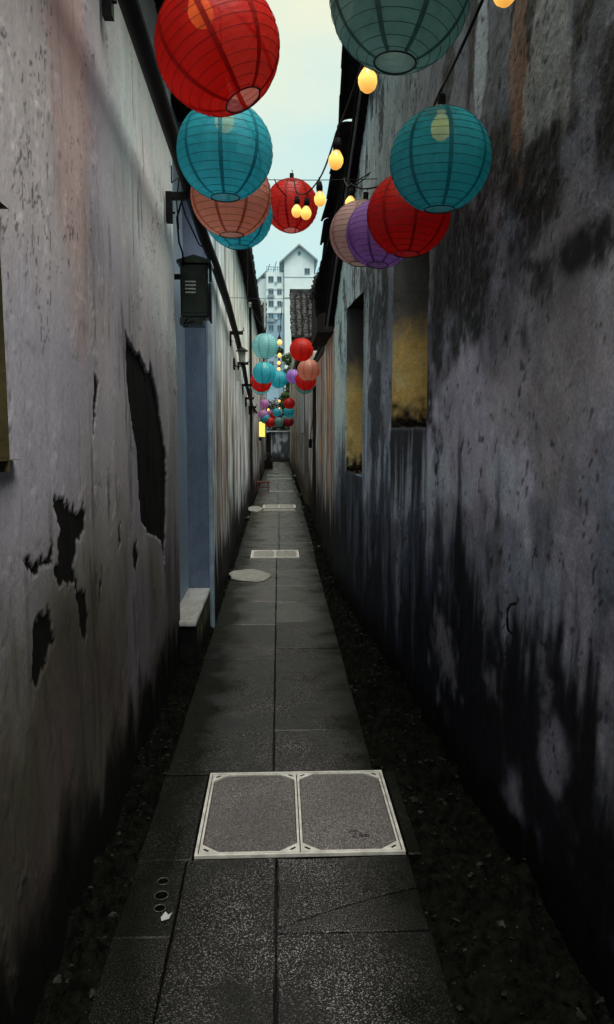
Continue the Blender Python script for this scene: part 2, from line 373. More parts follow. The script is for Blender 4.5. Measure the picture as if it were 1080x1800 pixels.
def slab(poly, z=0, th=.045, mat=M_GRAN, seg=.09, cham=.004, name='slab', parent=path, jig=.0022, holes=None):
    """stone slab: worn outline, chamfered arris"""
    pts = []; n = len(poly)
    for i in range(n):
        a = Vector(poly[i]); b = Vector(poly[(i+1) % n]); k = max(1, int((b-a).length/seg))
        d = (b-a).normalized(); nr = Vector((-d.y, d.x))
        for q in range(k):
            p = a+(b-a)*(q/k)
            pts.append(p+(nr*random.uniform(-.2, 1)*jig if q else Vector((0, 0))))
    c = sum(pts, Vector((0, 0)))/len(pts); m = len(pts)
    if mat is M_GRAN and c.y > 5.3: mat = M_GRANB  # slabs farther along take the copy lightened for sheen
    tilt = (random.uniform(-.004, .004), random.uniform(-.003, .003)); dz = random.uniform(-.003, .003)
    H = lambda p: z+dz+tilt[0]*(p.x-c.x)+tilt[1]*(p.y-c.y)
    v = [(p.x, p.y, z-th) for p in pts]+[(p.x, p.y, H(p)-cham) for p in pts]
    ins = [p+(c-p).normalized()*cham*1.3 for p in pts]; v += [(p.x, p.y, H(p)) for p in ins]
    f = [(i, (i+1) % m, m+(i+1) % m, m+i) for i in range(m)]+[(m+i, m+(i+1) % m, 2*m+(i+1) % m, 2*m+i) for i in range(m)]
    f.append(tuple(range(2*m, 3*m))); f.append(tuple(range(m-1, -1, -1)))
    return mesh(name, v, f, mat, parent)
def rect(x0, x1, y0, y1, g=.0022): return [(x0+g, y0+g), (x1-g, y0+g), (x1-g, y1-g), (x0+g, y1-g)]
# rows behind and just in front of the viewer
for a, b in ((-7, -5), (-5, -3), (-3, -2.1), (-2.1, -1.2), (-1.2, -.3), (-.3, .6), (.6, 1.45)):
    slab(rect(-.5, -.325, a, b)); slab(rect(-.325, -.014, a, b)); slab(rect(-.014, .455, a, b))
slab(rect(-.325, -.014, 1.45, 2.447)); slab(rect(-.5, -.325, 1.45, 2.05))
# left slab with the three drilled holes
hs = slab(rect(-.5, -.325, 2.05, 2.447))
slab(rect(-.014, .455, 1.45, 2.05))
# the slab broken across by a diagonal crack
slab([(-.010, 2.055), (.452, 2.055), (.452, 2.255), (.30, 2.210), (.16, 2.156), (.04, 2.094), (-.010, 2.071)], jig=.007)
slab([(-.010, 2.074), (.038, 2.098), (.158, 2.161), (.298, 2.215), (.452, 2.261), (.452, 2.442), (-.010, 2.442)], z=.004, jig=.007)
slab(rect(-.5, -.308, 2.447, 3.085)); slab(rect(.452, .50, 2.447, 3.085, .002), jig=.001)
def rows(x0, x1, ys):
    for a, b in zip(ys[:-1], ys[1:]): slab(rect(x0, x1, a, b))
rows(-.495, -.028, (3.085, 3.82, 4.70, 5.56, 6.31, 7.0, 7.72, 8.46))
rows(-.028, .415, (3.085, 3.55, 4.93, 5.62, 6.30, 6.94, 7.70, 8.46))
slab(rect(-.49, -.335, 8.46, 8.985)); slab(rect(.24, .425, 8.46, 8.985))
rows(-.5, -.0, (8.985, 9.8, 10.6, 11.4, 12.2, 13.0, 13.83)); rows(0, .44, (8.985, 9.6, 10.5, 11.3, 12.1, 12.9, 13.83))
slab(rect(-.55, -.31, 13.83, 14.38)); slab(rect(.325, .49, 13.83, 14.38))
ya = [14.38+.87*i for i in range(22)]
rows(-.5, -.02, ya); rows(-.02, .46, [y+.0 for y in ya])
for i, y in enumerate((14.9, 17.5, 20.3, 23.5, 25.2)):   # lighter cross strips worn into the paving
    pass

# drilled holes in the left slab
cut = MB()
for hx, hy, hr in ((-.390, 2.321, .018), (-.384, 2.246, .021), (-.379, 2.182, .017)):
    cut.add(*(lambda q: (q.v, q.f))(MB().tube([(hx, hy, -.035), (hx, hy, .05)], hr, 14)))
    q = MB().tube([(hx+(hr+.001)*math.cos(2*math.pi*k/16), hy+(hr+.001)*math.sin(2*math.pi*k/16), .0025) for k in range(17)], .0010, 4).build('hole_rim', M_GRAN2, hs)
co = cut.build('cutter', M_BED)
_b = bmesh.new(); _b.from_mesh(co.data); bmesh.ops.recalc_face_normals(_b, faces=_b.faces[:]); _b.to_mesh(co.data); _b.free()
_b = bmesh.new(); _b.from_mesh(hs.data); bmesh.ops.recalc_face_normals(_b, faces=_b.faces[:]); _b.to_mesh(hs.data); _b.free()
bmod = hs.modifiers.new('b', 'BOOLEAN'); bmod.object = co; bmod.operation = 'DIFFERENCE'; bmod.solver = 'EXACT'
dg = bpy.context.evaluated_depsgraph_get(); nm = bpy.data.meshes.new_from_object(hs.evaluated_get(dg))
hs.modifiers.clear(); hs.data = nm; bpy.data.objects.remove(co)

# cement patches: pale round repairs
def patch(cx, cy, rx, ry, lab):
    n = 28; v = []; f = []
    for ring, (s_, z_) in enumerate(((1, .0045), (.93, .011), (.5, .013))):
        for k in range(n):
            t = 2*math.pi*k/n; j = 1+.10*math.sin(2*t+cx*9)+.05*math.sin(5*t+1)+random.uniform(-.02, .02)
            v.append((cx+rx*s_*j*math.cos(t), cy+ry*s_*j*math.sin(t), z_))
    for r_ in range(2):
        for k in range(n): f.append((r_*n+k, r_*n+(k+1) % n, (r_+1)*n+(k+1) % n, (r_+1)*n+k))
    f.append(tuple(range(2*n, 3*n)))
    o = mesh('cement_patch', v, f, M_PATCH); tag(o, lab, 'cement patch', 'pale cement patches on the path')
patch(-.30, 7.45, .22, .30, 'larger pale oval cement patch on the path left of the centre seam')
patch(-.44, 13.7, .13, .50, 'smaller pale cement patch against the left wall beside the far cover')
mesh('paper_scrap', [(0, 0, 0), (.022, .005, .003), (.03, .022, .012), (.018, .02, .006), (.008, .03, .010), (-.004, .014, .002)],
     [(0, 1, 3), (1, 2, 3), (0, 3, 5), (3, 4, 5)], M_LITTER, loc=(-.364, 2.118, .004))
tag(bpy.data.objects['paper_scrap'], 'tiny crumpled white scrap lying on the left slab below the drilled holes', 'litter')

# twin framed access covers
def cover(x0, x1, y0, y1, label, detail=True, fw=.010):
    t = empty('access_cover', ((x0+x1)/2, (y0+y1)/2, 0), label=label, cat='manhole cover', group='twin framed covers set in the path')
    W = (x1-x0)/2; H = (y1-y0)/2
    MB().box(-W, W, -H, H, -.04, -.004).build('base_tray', M_BLK, t)
    m = MB(); m.box(-W, W, -H, -H+fw, -.003, .009); m.box(-W, W, H-fw, H, -.003, .009)
    m.box(-W, -W+fw, -H+fw, H-fw, -.003, .009); m.box(W-fw, W, -H+fw, H-fw, -.003, .009)
    m.build('outer_frame', M_CAST, t)
    g_ = .004
    for sx in (-1, 1):
        a0, a1 = (-W+fw+g_, -g_/2) if sx < 0 else (g_/2, W-fw-g_); b0, b1 = -H+fw+g_, H-fw-g_
        iw = .008; c = .062 if detail else .04
        outer = [(a0, b0), (a1, b0), (a1, b1), (a0, b1)]
        i0, i1, j0, j1 = a0+iw, a1-iw, b0+iw, b1-iw
        octo = [(i0+c, j0), (i1-c, j0), (i1, j0+c*.8), (i1, j1-c*.8), (i1-c, j1), (i0+c, j1), (i0, j1-c*.8), (i0, j0+c*.8)]
        # frame ring with corner plates
        bm = bmesh.new(); vo = [bm.verts.new((p[0], p[1], .008)) for p in outer]; vi = [bm.verts.new((p[0], p[1], .008)) for p in octo]
        A, B_, C_, D_ = vo
        for q in ((A, B_, vi[1], vi[0]), (B_, vi[2], vi[1]), (B_, C_, vi[3], vi[2]), (C_, vi[4], vi[3]), (C_, D_, vi[5], vi[4]), (D_, vi[6], vi[5]), (D_, A, vi[7], vi[6]), (A, vi[0], vi[7])): bm.faces.new(q)
        r_ = bmesh.ops.extrude_face_region(bm, geom=bm.faces[:]); bmesh.ops.translate(bm, verts=[e_ for e_ in r_['geom'] if isinstance(e_, bmesh.types.BMVert)], vec=(0, 0, -.011))
        bmesh.ops.recalc_face_normals(bm, faces=bm.faces)
        me = bpy.data.meshes.new('lid_frame'); bm.to_mesh(me); bm.free(); me.materials.append(M_CAST)
        lf = link(bpy.data.objects.new('lid_frame', me), t)
        cc = ((i0+i1)/2, (j0+j1)/2); pp = [((p[0]-cc[0])*.988+cc[0], (p[1]-cc[1])*.988+cc[1]) for p in octo]
        slab(pp, z=.003, th=.012, mat=M_GRAN2 if detail else M_PATCH, seg=.2, cham=.002, name='stone_infill', parent=lf, jig=.001)
        if detail:
            for ux, uy in ((0, 0), (1, 0), (0, 1), (1, 1)):
                px_ = (a0+.024) if ux == 0 else (a1-.024); py_ = (b0+.021) if uy == 0 else (b1-.021)
                ang = math.atan2(.8, 1)*(-1 if ux == uy else 1)
                o = MB().box(-.011, .011, -.0035, .0035, 0, .0015).build('lift_slot', M_BLK, lf, loc=(px_, py_, .0078), rot=(0, 0, ang))
    if detail:   # small scratched mark near the right front corner
        m = MB(); s_ = .0016
        P = lambda pts: m.tube([(.225+x, -.20+y, .0062) for x, y in pts], s_, 4)
        P([(-.045, .018), (-.035, .03), (-.015, .032), (0, .02), (.004, -.012)]); P([(-.03, -.004), (-.022, .012), (-.014, .008), (-.03, -.012), (-.012, -.014)])
        P([(-.006, .0), (.022, .0)]); P([(.006, .012), (.008, -.014)]); P([(.012, .008), (.026, .006), (.03, -.006), (.012, -.01)])
        m.build('scratched_mark', M_BLK, t)
    return t
cover(-.302, .444, 2.452, 3.08, 'large twin stone-filled access cover with pale frame nearest the camera')
cover(-.333, .235, 8.465, 8.98, 'twin access cover halfway down the path, just beyond the oval cement patch', False, .02)
cover(-.305, .32, 13.84, 14.37, 'most distant twin access cover, far down the path', False, .02)
# pale worn threshold strips across the far path
for i, (a, b, x0, x1) in enumerate(((13.36, 13.62, -.28, .30), (17.3, 17.62, -.24, .36), (21.6, 21.95, -.34, .40), (23.2, 23.5, -.38, .34))):
    o = slab(rect(x0, x1, a, b), z=.008, th=.004, mat=M_PATCH, name='threshold_strip', parent=path)

# gutters: uneven soil, moss and grit along both walls
def gutter(x0f, x1f, y0, y1, seed, h, nb, name, lab):
    ys = np.arange(y0, y1, .022); us = np.linspace(0, 1, 22)
    Y, U = np.meshgrid(ys, us, indexing='ij'); X = x0f(Y)*(1-U)+x1f(Y)*U
    Z = -.075+h*fbm(X*7, Y*5, 5, seed)+.035*(fbm(X*26, Y*26, 4, seed+1)-.5)*2+.05*ss(.5, .75, fbm(X*12+3, Y*9, 3, seed+2))*ss(.05, .45, U if x0f(1.0) > 0 else 1-U)
    Z = Z-.03*ss(.25, .0, U if x0f(1.0) > 0 else 1-U)
    v = np.stack([X, Y, Z], -1).reshape(-1, 3); n, m_ = X.shape; idx = np.arange(n*m_).reshape(n, m_)
    f = np.stack([idx[:-1, :-1], idx[:-1, 1:], idx[1:, 1:], idx[1:, :-1]], -1).reshape(-1, 4)
    V = [tuple(p) for p in v]; F = [tuple(int(i) for i in q) for q in f]
    rnd = random.Random(seed)
    for k in range(nb):
        # more bits near the viewer, where they can be seen
        yy = y0+(y1-y0)*rnd.random()**1.7; uu = rnd.random(); a0 = float(x0f(yy)); a1 = float(x1f(yy)); xx = a0*(1-uu)+a1*uu
        i = min(n-1, int((yy-y0)/.022)); j = min(m_-1, int(uu*21)); zz = Z[i, j]
        r_ = rnd.uniform(.002, .009)*(1+.05*yy)
        if k % 22 == 0: r_ = rnd.uniform(.009, .019)
        b = len(V)
        T = Matrix.Rotation(rnd.uniform(0, 6.28), 3, 'Z') @ Matrix.Rotation(rnd.uniform(-.8, .8), 3, 'X')
        sx, sy, sz = rnd.uniform(.6, 1.8), rnd.uniform(.5, 1.1), rnd.uniform(.2, .8)
        for p in ((-1, 0, 0), (0, -1, 0), (1, 0, 0), (0, 1, 0), (.1, .1, 1), (0, 0, -1)):
            q = T @ Vector((p[0]*r_*sx, p[1]*r_*sy, p[2]*r_*sz)); V.append((xx+q.x, yy+q.y, zz+q.z+r_*.3))
        for q in ((0, 1, 4), (1, 2, 4), (2, 3, 4), (3, 0, 4), (1, 0, 5), (2, 1, 5), (3, 2, 5), (0, 3, 5)): F.append(tuple(b+c_ for c_ in q))
    o = mesh(name, V, F, M_SOIL); o.data.materials.append(M_BITS)
    nf = len(f); mi = [0]*len(F)
    for k in range(nf, len(F)): mi[k] = 1 if ((k-nf)//8) % 22 == 0 or ((k-nf)//8) % 3 == 1 else 0
    o.data.polygons.foreach_set('material_index', mi)
    tag(o, lab, 'soil', kind='stuff')
XE = lambda y: .98-.062*np.asarray(y, float)
XR = lambda y: np.where(np.asarray(y) < 7.1, XE(y), np.where(np.asarray(y) < 14.2, .57, .52))
XL = lambda y: np.where(np.asarray(y) < 4.72, -.64, np.where(np.asarray(y) < 5.7, -.72, np.interp(np.asarray(y, float), [5.7, 9, 14, 16], [-.515, -.56, -.585, -.585])))
gutter(lambda y: np.asarray(y)*0+.40, lambda y: XR(y)+.03, -2, 31, 3, .085, 12000, 'gutter_soil', 'dark mossy soil and grit along the foot of the right wall')
gutter(lambda y: XL(y)-.03, lambda y: np.asarray(y)*0-.48, -2, 31, 5, .075, 4500, 'gutter_soil', 'dark mossy soil and grit along the foot of the left wall')

# ================================================================== LEFT HOUSES
PATCHL = [(3.20, 1.89), (3.30, 1.86), (3.42, 1.83), (3.50, 1.84), (3.58, 1.80), (3.74, 1.76), (3.80, 1.82), (3.92, 1.72), (4.04, 1.60), (4.14, 1.45), (4.21, 1.33), (4.22, 1.18), (4.20, 1.02), (4.14, .88), (4.07, .76), (4.00, .88), (3.86, .93), (3.68, .96), (3.52, 1.04), (3.42, 1.08), (3.40, 1.25), (3.38, 1.38), (3.32, 1.47), (3.24, 1.58), (3.19, 1.70)]
FL = [[(2.13, 1.28), (2.2, 1.31), (2.28, 1.26), (2.46, 1.23), (2.44, 1.16), (2.36, 1.14), (2.33, 1.09), (2.30, 1.08), (2.34, .98), (2.42, .96), (2.45, .90), (2.41, .80), (2.36, .83), (2.32, .98), (2.22, 1.04), (2.15, 1.03), (2.12, 1.10), (2.18, 1.18)],
      [(1.87, 1.18), (1.92, 1.15), (2.02, 1.15), (2.10, 1.17), (2.10, 1.12), (1.98, 1.12), (1.90, 1.11)],
      [(1.92, .98), (2.06, 1.01), (2.08, .92), (2.0, .84), (1.90, .82), (1.90, .92)],
      [(2.62, 1.66), (2.68, 1.68), (2.66, 1.6), (2.60, 1.48), (2.58, 1.5)],
      [(3.26, .98), (3.34, 1.0), (3.36, .93), (3.30, .84), (3.25, .88)],
      [(2.62, .96), (2.66, .98), (2.66, .90), (2.62, .87)], [(2.95, 1.12), (2.99, 1.13), (2.98, 1.02), (2.94, 1.03)]]
def colA(y, z):
    c = np.zeros(y.shape+(3,))+np.array([.42, .40, .41])
    st = fbm(y*7, z*.9, 4, 1); n1 = fbm(y*1.7, z*1.3, 4, 2); n2 = fbm(y*18, z*6, 4, 3)
    c = mixc(c, (.33, .325, .38), ss(.40, .65, n1)*.75)
    c = mixc(c, (.54, .60, .60), ss(2.0, 2.9, z+(y-3)*.35+(n1-.5))*ss(2.6, 3.6, y)*.9)
    c = mixc(c, (.45, .31, .28), blob(y, z, 2.45, 2.55, .22, .75, 4, .6)*.45)
    c = mixc(c, (.28, .33, .31), blob(y, z, 4.4, 1.5, .7, .5, 3, .6)*.3)
    c = mixc(c, (.30, .28, .17), ss(.5, .7, fbm(y*3, z*1.2, 4, 4))*ss(1.4, .5, z)*.6)
    c = mixc(c, (.10, .105, .065), ss(1.7, .5, z+(n1-.5)*1.2)*ss(3.6, 1.9, y)*.93)
    c = mixc(c, (.15, .145, .125), ss(1.0, .2, z+(n1-.5)*.8)*.7)
    c = mixc(c, (.16, .13, .125), ss(.48, .75, fbm(y*4+3, z*1.5, 4, 6))*ss(1.3, .5, z)*.8)
    c = mixc(c, (.33, .30, .36), blob(y, z, 3.4, .55, .45, .35, 3, .6)*.5)
    c = c*(.80+.40*st[..., None])*(.93+.14*n2[..., None])
    c = mixc(c, (.72, .74, .70), blob(y, z, 4.12, 2.52, .16, .30, 9, .6)*ss(.42, .6, n2)*.9)
    c = mixc(c, (.09, .08, .075), ss(.60, .74, fbm(y*22, z*3.2, 4, 7))*ss(.35, .75, fbm(y*2.4, z*1.1, 3, 5))*.55)
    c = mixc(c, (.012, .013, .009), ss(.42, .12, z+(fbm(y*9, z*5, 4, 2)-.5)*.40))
    for pl in FL:
        c = np.where(inpoly(y, z, pl, .034, 24)[..., None], np.array([.014, .014, .010])*(.3+1.3*n2[..., None]), c)
    m = inpoly(y, z, PATCHL, .016, 20)
    ck = (np.abs(fbm(y*3.1, z*1.3, 6, 5, .6)-.5) < .0035)*ss(.48, .56, fbm(y*1.7, z*1.2, 3, 1))
    c = mixc(c, (.05, .045, .04), ck*.7)
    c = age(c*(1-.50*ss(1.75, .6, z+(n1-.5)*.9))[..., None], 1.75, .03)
    return np.where(m[..., None], np.array([.0045, .004, .0035])*(.5+n2[..., None]), c)
def dispA(y, z):
    d = (fbm(y*1.4, z*1.1, 3, 4)-.5)*.02+(fbm(y*6, z*3.5, 4, 1)-.5)*.005
    d = d+.0018*ss(.64, .70, fbm(y*15, z*8, 4, 6))+.0035*(np.abs(fbm(y*9, z*1.6, 4, 2)-.5) < .012)*ss(.5, .6, fbm(y*2, z*2, 3, 7))
    for pl in FL: d = d-np.where(inpoly(y, z, pl, .034, 24), .005, 0)
    return d-np.where(inpoly(y, z, PATCHL, .016, 20), .014, 0)
hA = empty('plastered_house', (-.64, 2, 0), label='nearest left house, beige grey plaster with a big black bare patch', cat='house')
def par(o, p):  # parent while keeping the world position (parents are never scaled)
    o.parent = p; o.matrix_parent_inverse = Matrix.Translation(-Vector(p.location)); return o
WA = par(wall('wall', lambda y: y*0-.64, -10, 1.2, -.14, 3.75, .08, 1, colA, dispA, M_PL, None), hA)
WA2 = par(wall('wall', lambda y: y*0-.64, 1.2, 4.72, -.14, 3.75, .0085, 1, colA, dispA, M_PL, None, [(1.2, 1.71, 1.42, 2.0)]), hA)
cj = lambda x, y, z: np.zeros(x.shape+(3,))+np.array([.085, .070, .028])*(.5+fbm(y*9+x*9, z*5, 4, 2))[..., None]
ol = MB().box(-.985, -.92, 1.15, 1.71, 1.40, 2.04).build('window_board', M_OLIVE); par(ol, hA)
par(flat('window_reveal', (-.99, 1.712, 1.40), (.378, 0, 0), (0, 0, .63), 12, 40, cj, M_CON, None), hA)
par(flat('window_sill', (-.99, 1.2, 1.425), (0, .61, 0), (.375, 0, 0), 20, 12, lambda x, y, z: cj(x, y, z)*.8, M_CON, None), hA).rotation_euler = (0, 0, 0)
par(flat('window_head', (-.99, 1.2, 2.002), (.37, 0, 0), (0, .6, 0), 12, 20, cj, M_CON, None), hA)
# end face of the house at the recess
par(flat('end_wall', (-.645, 4.735, -.1), (-.5, 0, 0), (0, 0, 3.85), 12, 60, lambda x, y, z: colA(x+5, z)*.9, M_PL, None), hA)
# eave: soffit board, rafters, tiles
def eave(par_, xw, side, y0, y1, z, over, tiles=True, rise=.16, nm=.2):
    """side=+1: eave of a left-hand house, reaching +x"""
    e0 = xw-side*.30; e1 = xw+side*over; dz = -rise
    q = MB().prism([(e0, y0, z+.03), (e1, y0, z-.03), (e1, y0, z-.005), (e0, y0, z+.055)], (0, y1-y0, 0)).build('soffit_board', M_WOOD); par(q, par_)
    q = MB().box(min(e1, e1+side*.022), max(e1, e1+side*.022), y0, y1, z-.075, z+.0).build('fascia_board', M_WOOD); par(q, par_)
    k = 0
    y = y0+.08
    m0 = None
    while y < y1-.05:
        if m0 is None:
            n = 8; vv = []; ff = []
            for e_, (r_, x_, zz) in enumerate(((.075, side*.035, .0), (.07, -side*.20, .07))):
                for j in range(n):
                    a = math.pi*j/(n-1); vv.append((x_, math.cos(a)*r_, zz+math.sin(a)*r_*.7))
                for j in range(n):
                    a = math.pi*j/(n-1); vv.append((x_, math.cos(a)*(r_-.014), zz+math.sin(a)*(r_-.014)*.7))
            for j in range(n-1):
                ff += [(j, j+1, 2*n+j+1, 2*n+j), (n+j, 3*n+j, 3*n+j+1, n+j+1), (j, n+j, n+j+1, j+1)]
            me = bpy.data.meshes.new('roof_tile'); me.from_pydata(vv, [], ff); me.materials.append(M_TILE); m0 = me
        o = bpy.data.objects.new('roof_tile', m0); COL.objects.link(o)
        o.location = (e1+random.uniform(-.012, .012), y, z+random.uniform(-.008, .008)); o.rotation_euler = (0, random.uniform(-.04, .04), random.uniform(-.03, .03)); par(o, par_)
        y += nm
def roofplane(par_, xa, xb, za, zb, y0, y1, nm='roof'):
    """pitched roof sheet with modelled tile rows running down it (x from eave xa to ridge xb)"""
    ny = max(2, int((y1-y0)/.025)); ns = max(2, int(abs(xb-xa)/.16)*4)
    Y, S = np.meshgrid(np.linspace(y0, y1, ny), np.linspace(0, 1, ns), indexing='ij')
    X = xa+(xb-xa)*S; Z = za+(zb-za)*S+.035*np.abs(np.sin(Y*math.pi/.2))+.03*(1-(S*ns/4 % 1))+(fbm(Y*3, S*9, 3, 2)-.5)*.04
    P = np.stack([X, Y, Z], -1); C = np.zeros(P.shape)+.07
    o = surf(nm, P, C, np.ones((ny-1, ns-1), bool), M_ROOF, None); return par(o, par_)
eave(hA, -.64, 1, -4, 5.68, 3.70, .25)
roofplane(hA, -.37, -3.4, 3.70, 5.2, -10, 5.68)
par(MB().prism([(-.8, 4.73, 3.7), (-3.4, 4.73, 3.7), (-3.4, 4.73, 5.15), (-.8, 4.73, 3.8)], (0, -.2, 0)).build('gable', M_WOOD), hA)

# recessed middle house and its stone step
def colB(x, y, z):
    c = np.zeros(x.shape+(3,))+np.array([.125, .165, .235]); s_ = x+y
    n1 = fbm(s_*3, z*1.6, 4, 2); n2 = fbm(s_*22, z*12, 4, 3)
    c = mixc(c, (.11, .16, .20), blob(s_, z, 6.2, 1.3, 1.2, .5, 2, .5)*.6)
    c = mixc(c, (.19, .21, .29), ss(.5, .7, n1)*.5)
    c = mixc(c, (.22, .24, .31), blob(s_, z, 6.25, .75, .4, .3, 3, .6)*.4)
    c = mixc(c, (.03, .033, .03), ss(.20, .0, z+(n1-.5)*.1))
    return age(c*(.82+.36*n2[..., None]), 1.5, .02)
hB = empty('recessed_house', (-.70, 5.2, 0), label='narrow set-back house front with blue grey plaster behind the stone step', cat='house')
def colB2(y, z): return mixc(colB(y*0-.70, y, z), (.42, .56, .70), .55+.3*ss(.4, .7, fbm(y*3, z*.7, 3, 1)))
par(wall('wall', lambda y: y*0-.70, 4.75, 5.70, -.14, 3.64, .03, 1, colB2, lambda y, z: (fbm(y*5, z*3, 3, 2)-.5)*.012, M_PL, None), hB)

st = empty('stone_step', (-.70, 5.2, 0), label='block-shaped stone step with pale cement top against the left wall under the metal box', cat='step')
def cst(x, y, z):
    n = fbm(x*9+y*9, z*9+y*4, 4, 2); c = np.zeros(x.shape+(3,))+np.array([.09, .085, .055])
    c = mixc(c, (.20, .20, .11), ss(.45, .7, n)); return mixc(c, (.012, .012, .01), ss(.14, .02, z+(n-.5)*.15))
def cbk(x, y, z):
    n = fbm(x*19+y*3, z*9+y*4, 4, 2); return np.zeros(x.shape+(3,))+np.array([.010, .010, .010])*(.4+1.4*n[..., None])
def ctop(x, y, z):
    n = fbm(x*16, y*9, 4, 2); c = np.zeros(x.shape+(3,))+np.array([.50, .52, .52]); c = mixc(c, (.38, .36, .31), ss(.45, .65, n)*.6)
    return mixc(c, (.16, .16, .15), ss(.62, .66, fbm(x*40, y*8, 3, 5))*.25)
par(flat('step_side', (-.545, 4.70, -.12), (0, .97, 0), (0, 0, .38), 60, 30, cst, M_CON, None, .006, 6, (-.03, 0, 0)), st)
par(flat('step_front', (-.80, 4.680, -.12), (.259, 0, 0), (0, 0, .38), 30, 30, cbk, M_CON, None, .008, 6, (0, .1, 0)), st)
par(flat('step_back', (-.55, 5.66, -.12), (-.32, 0, 0), (0, 0, .38), 12, 12, cst, M_CON, None, .004, 6), st)
par(flat('step_top', (-.80, 4.665, .264), (.262, 0, 0), (0, 1.01, 0), 30, 60, ctop, M_CON, None, .005, 5, (0, 0, -.03)), st)

def colC(y, z):
    c = np.zeros(y.shape+(3,))+np.array([.36, .40, .41])
    st_ = fbm(y*8, z*.22, 5, 1, .62); n1 = fbm(y*.9, z*1.1, 4, 2); n2 = fbm(y*12, z*3, 4, 3)
    c = mixc(c, (.52, .50, .42), ss(1.9, 2.9, z+(n1-.5))*ss(7, 9, y)*.8)
    c = mixc(c, (.36, .50, .60), ss(6.5, 5.95, y)*.8)  # lit look of the wall's near end, painted as pale blue
    c = mixc(c, (.06, .06, .075), ss(.50, .66, st_)*.8)
    c = mixc(c, (.20, .13, .08), ss(.48, .7, fbm(y*1.3+2, z*.5, 4, 6))*ss(2.6, 1.3, z)*.7)
    c = mixc(c, (.60, .68, .72), ss(.55, .68, fbm(y*9+5, z*.3+2, 5, 4, .6))*.7)
    c = mixc(c, (.05, .05, .05), ss(.52, .66, fbm(y*2.2+5, z*.8, 4, 7))*ss(2.4, 1.2, z)*.8)
    c = c*(.65+.7*n2[..., None])
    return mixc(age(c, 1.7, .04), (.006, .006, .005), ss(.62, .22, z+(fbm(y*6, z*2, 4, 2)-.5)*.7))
dC = lambda y, z: (fbm(y*1.5, z*1.2, 3, 4)-.5)*.03+(fbm(y*14, z*4, 3, 1)-.5)*.012
hC = empty('long_house', (-.58, 11, 0), label='long house on the left beyond the recess, streaked grey plaster wall carrying the sagging pipe', cat='house')
CX = lambda y: np.interp(np.asarray(y, float), [5.7, 9, 14, 16], [-.515, -.56, -.585, -.585])
par(wall('wall', CX, 5.70, 15.2, -.14, 4.0, .03, 1, colC, dC, M_FAR, None), hC)
par(flat('end_wall', (-.85, 5.684, -.12), (.333, 0, 0), (0, 0, 4.1), 26, 160, colB, M_PL, None, .003, 5, (0, .02, 0)), hC)
par(MB().tube([(-.524, 5.690, -.1), (-.524, 5.690, 4.0)], .020, 8).build('corner_bead', pbr('pale_blue_corner', (.36, .48, .58), .7, var=.2, nscale=9)), hC)
eave(hC, -.54, 1, 5.72, 15.2, 4.0, .14)
roofplane(hC, -.38, -3.4, 4.05, 5.4, 5.72, 15.2)
hD = empty('brown_streaked_house', (-.54, 18, 0), label='distant left house with pinkish brown streaked wall behind the yellow lamp box', cat='house')
colD = lambda y, z: mixc(colC(y+3, z), (.26, .17, .14), .55*ss(.35, .6, fbm(y*1.5, z*.4, 3, 3)))
par(wall('wall', lambda y: y*0-.535, 15.25, 21.4, -.14, 4.0, .045, 1, colD, dC, M_FAR, None), hD)
eave(hD, -.56, 1, 15.25, 21.4, 4.0, .17, nm=.24)
roofplane(hD, -.375, -3.4, 4.05, 5.4, 15.25, 21.4)
par(flat('end_wall', (-.9, 15.235, -.1), (.37, 0, 0), (0, 0, 4.0), 8, 40, lambda x, y, z: np.zeros(x.shape+(3,))+.02, M_CON, None), hD)

# ---- tiled house rising across the left end of the lane
def camroof(par_, x0, x1, ya, yb, za, zb):
    """roof slope that faces the viewer: rows of curved tiles, joined because each is only a few pixels"""
    m = MB(); cols = int((x1-x0)/.17); rws = int(math.hypot(yb-ya, zb-za)/.15)
    for i in range(cols+1):
        x = x0+(x1-x0)*i/max(1, cols)
        for j in range(rws):
            t0, t1 = j/rws, (j+1.25)/rws; p0 = (ya+(yb-ya)*t0, za+(zb-za)*t0+.03); p1 = (ya+(yb-ya)*t1, za+(zb-za)*t1)
            jx = random.uniform(-.015, .015); jz = random.uniform(-.015, .015); v = []; r_ = random.uniform(.055, .075)
            for (yy, zz) in (p0, p1):
                for k in range(5):
                    a = math.pi*k/4; v.append((x+jx+math.cos(a)*r_, yy-.03, zz+jz+math.sin(a)*r_))
            m.add(v, [(k, 5+k, 6+k, k+1) for k in range(4)]+[(4, 3, 2, 1, 0)])
    o = m.build('roof_tiles', M_ROOF); o['kind'] = 'stuff'; par(o, par_)
    b = MB().prism([(x0-.05, ya, za-.12), (x0-.05, yb, zb-.12), (x0-.05, yb, zb), (x0-.05, ya, za)], (x1-x0+.1, 0, 0)).build('roof_deck', M_WOOD); par(b, par_)
hK = empty('tiled_roof_house', (-.9, 24, 0), label='small tiled roof house at the far left end of the alley under a pale ridge', cat='house')
camroof(hK, -2.2, -.40, 21.6, 22.9, 4.25, 5.2)
par(MB().box(-2.3, -.34, 22.85, 23.1, 5.18, 5.30).build('ridge', pbr('pale_ridge', (.42, .44, .42), .8)), hK)
par(MB().box(-.40, -.36, 21.5, 22.9, 4.1, 5.1).build('verge', pbr('pale_verge', (.30, .34, .33), .8)), hK)
par(wall('wall', lambda y: y*0-.52, 21.45, 31, -.14, 4.15, .06, 1, lambda y, z: colD(y, z)*.8, dC, M_FAR, None), hK)
par(MB().box(-2.2, -.9, 22, 31, -.1, 4.2).build('core', M_WOOD), hK)

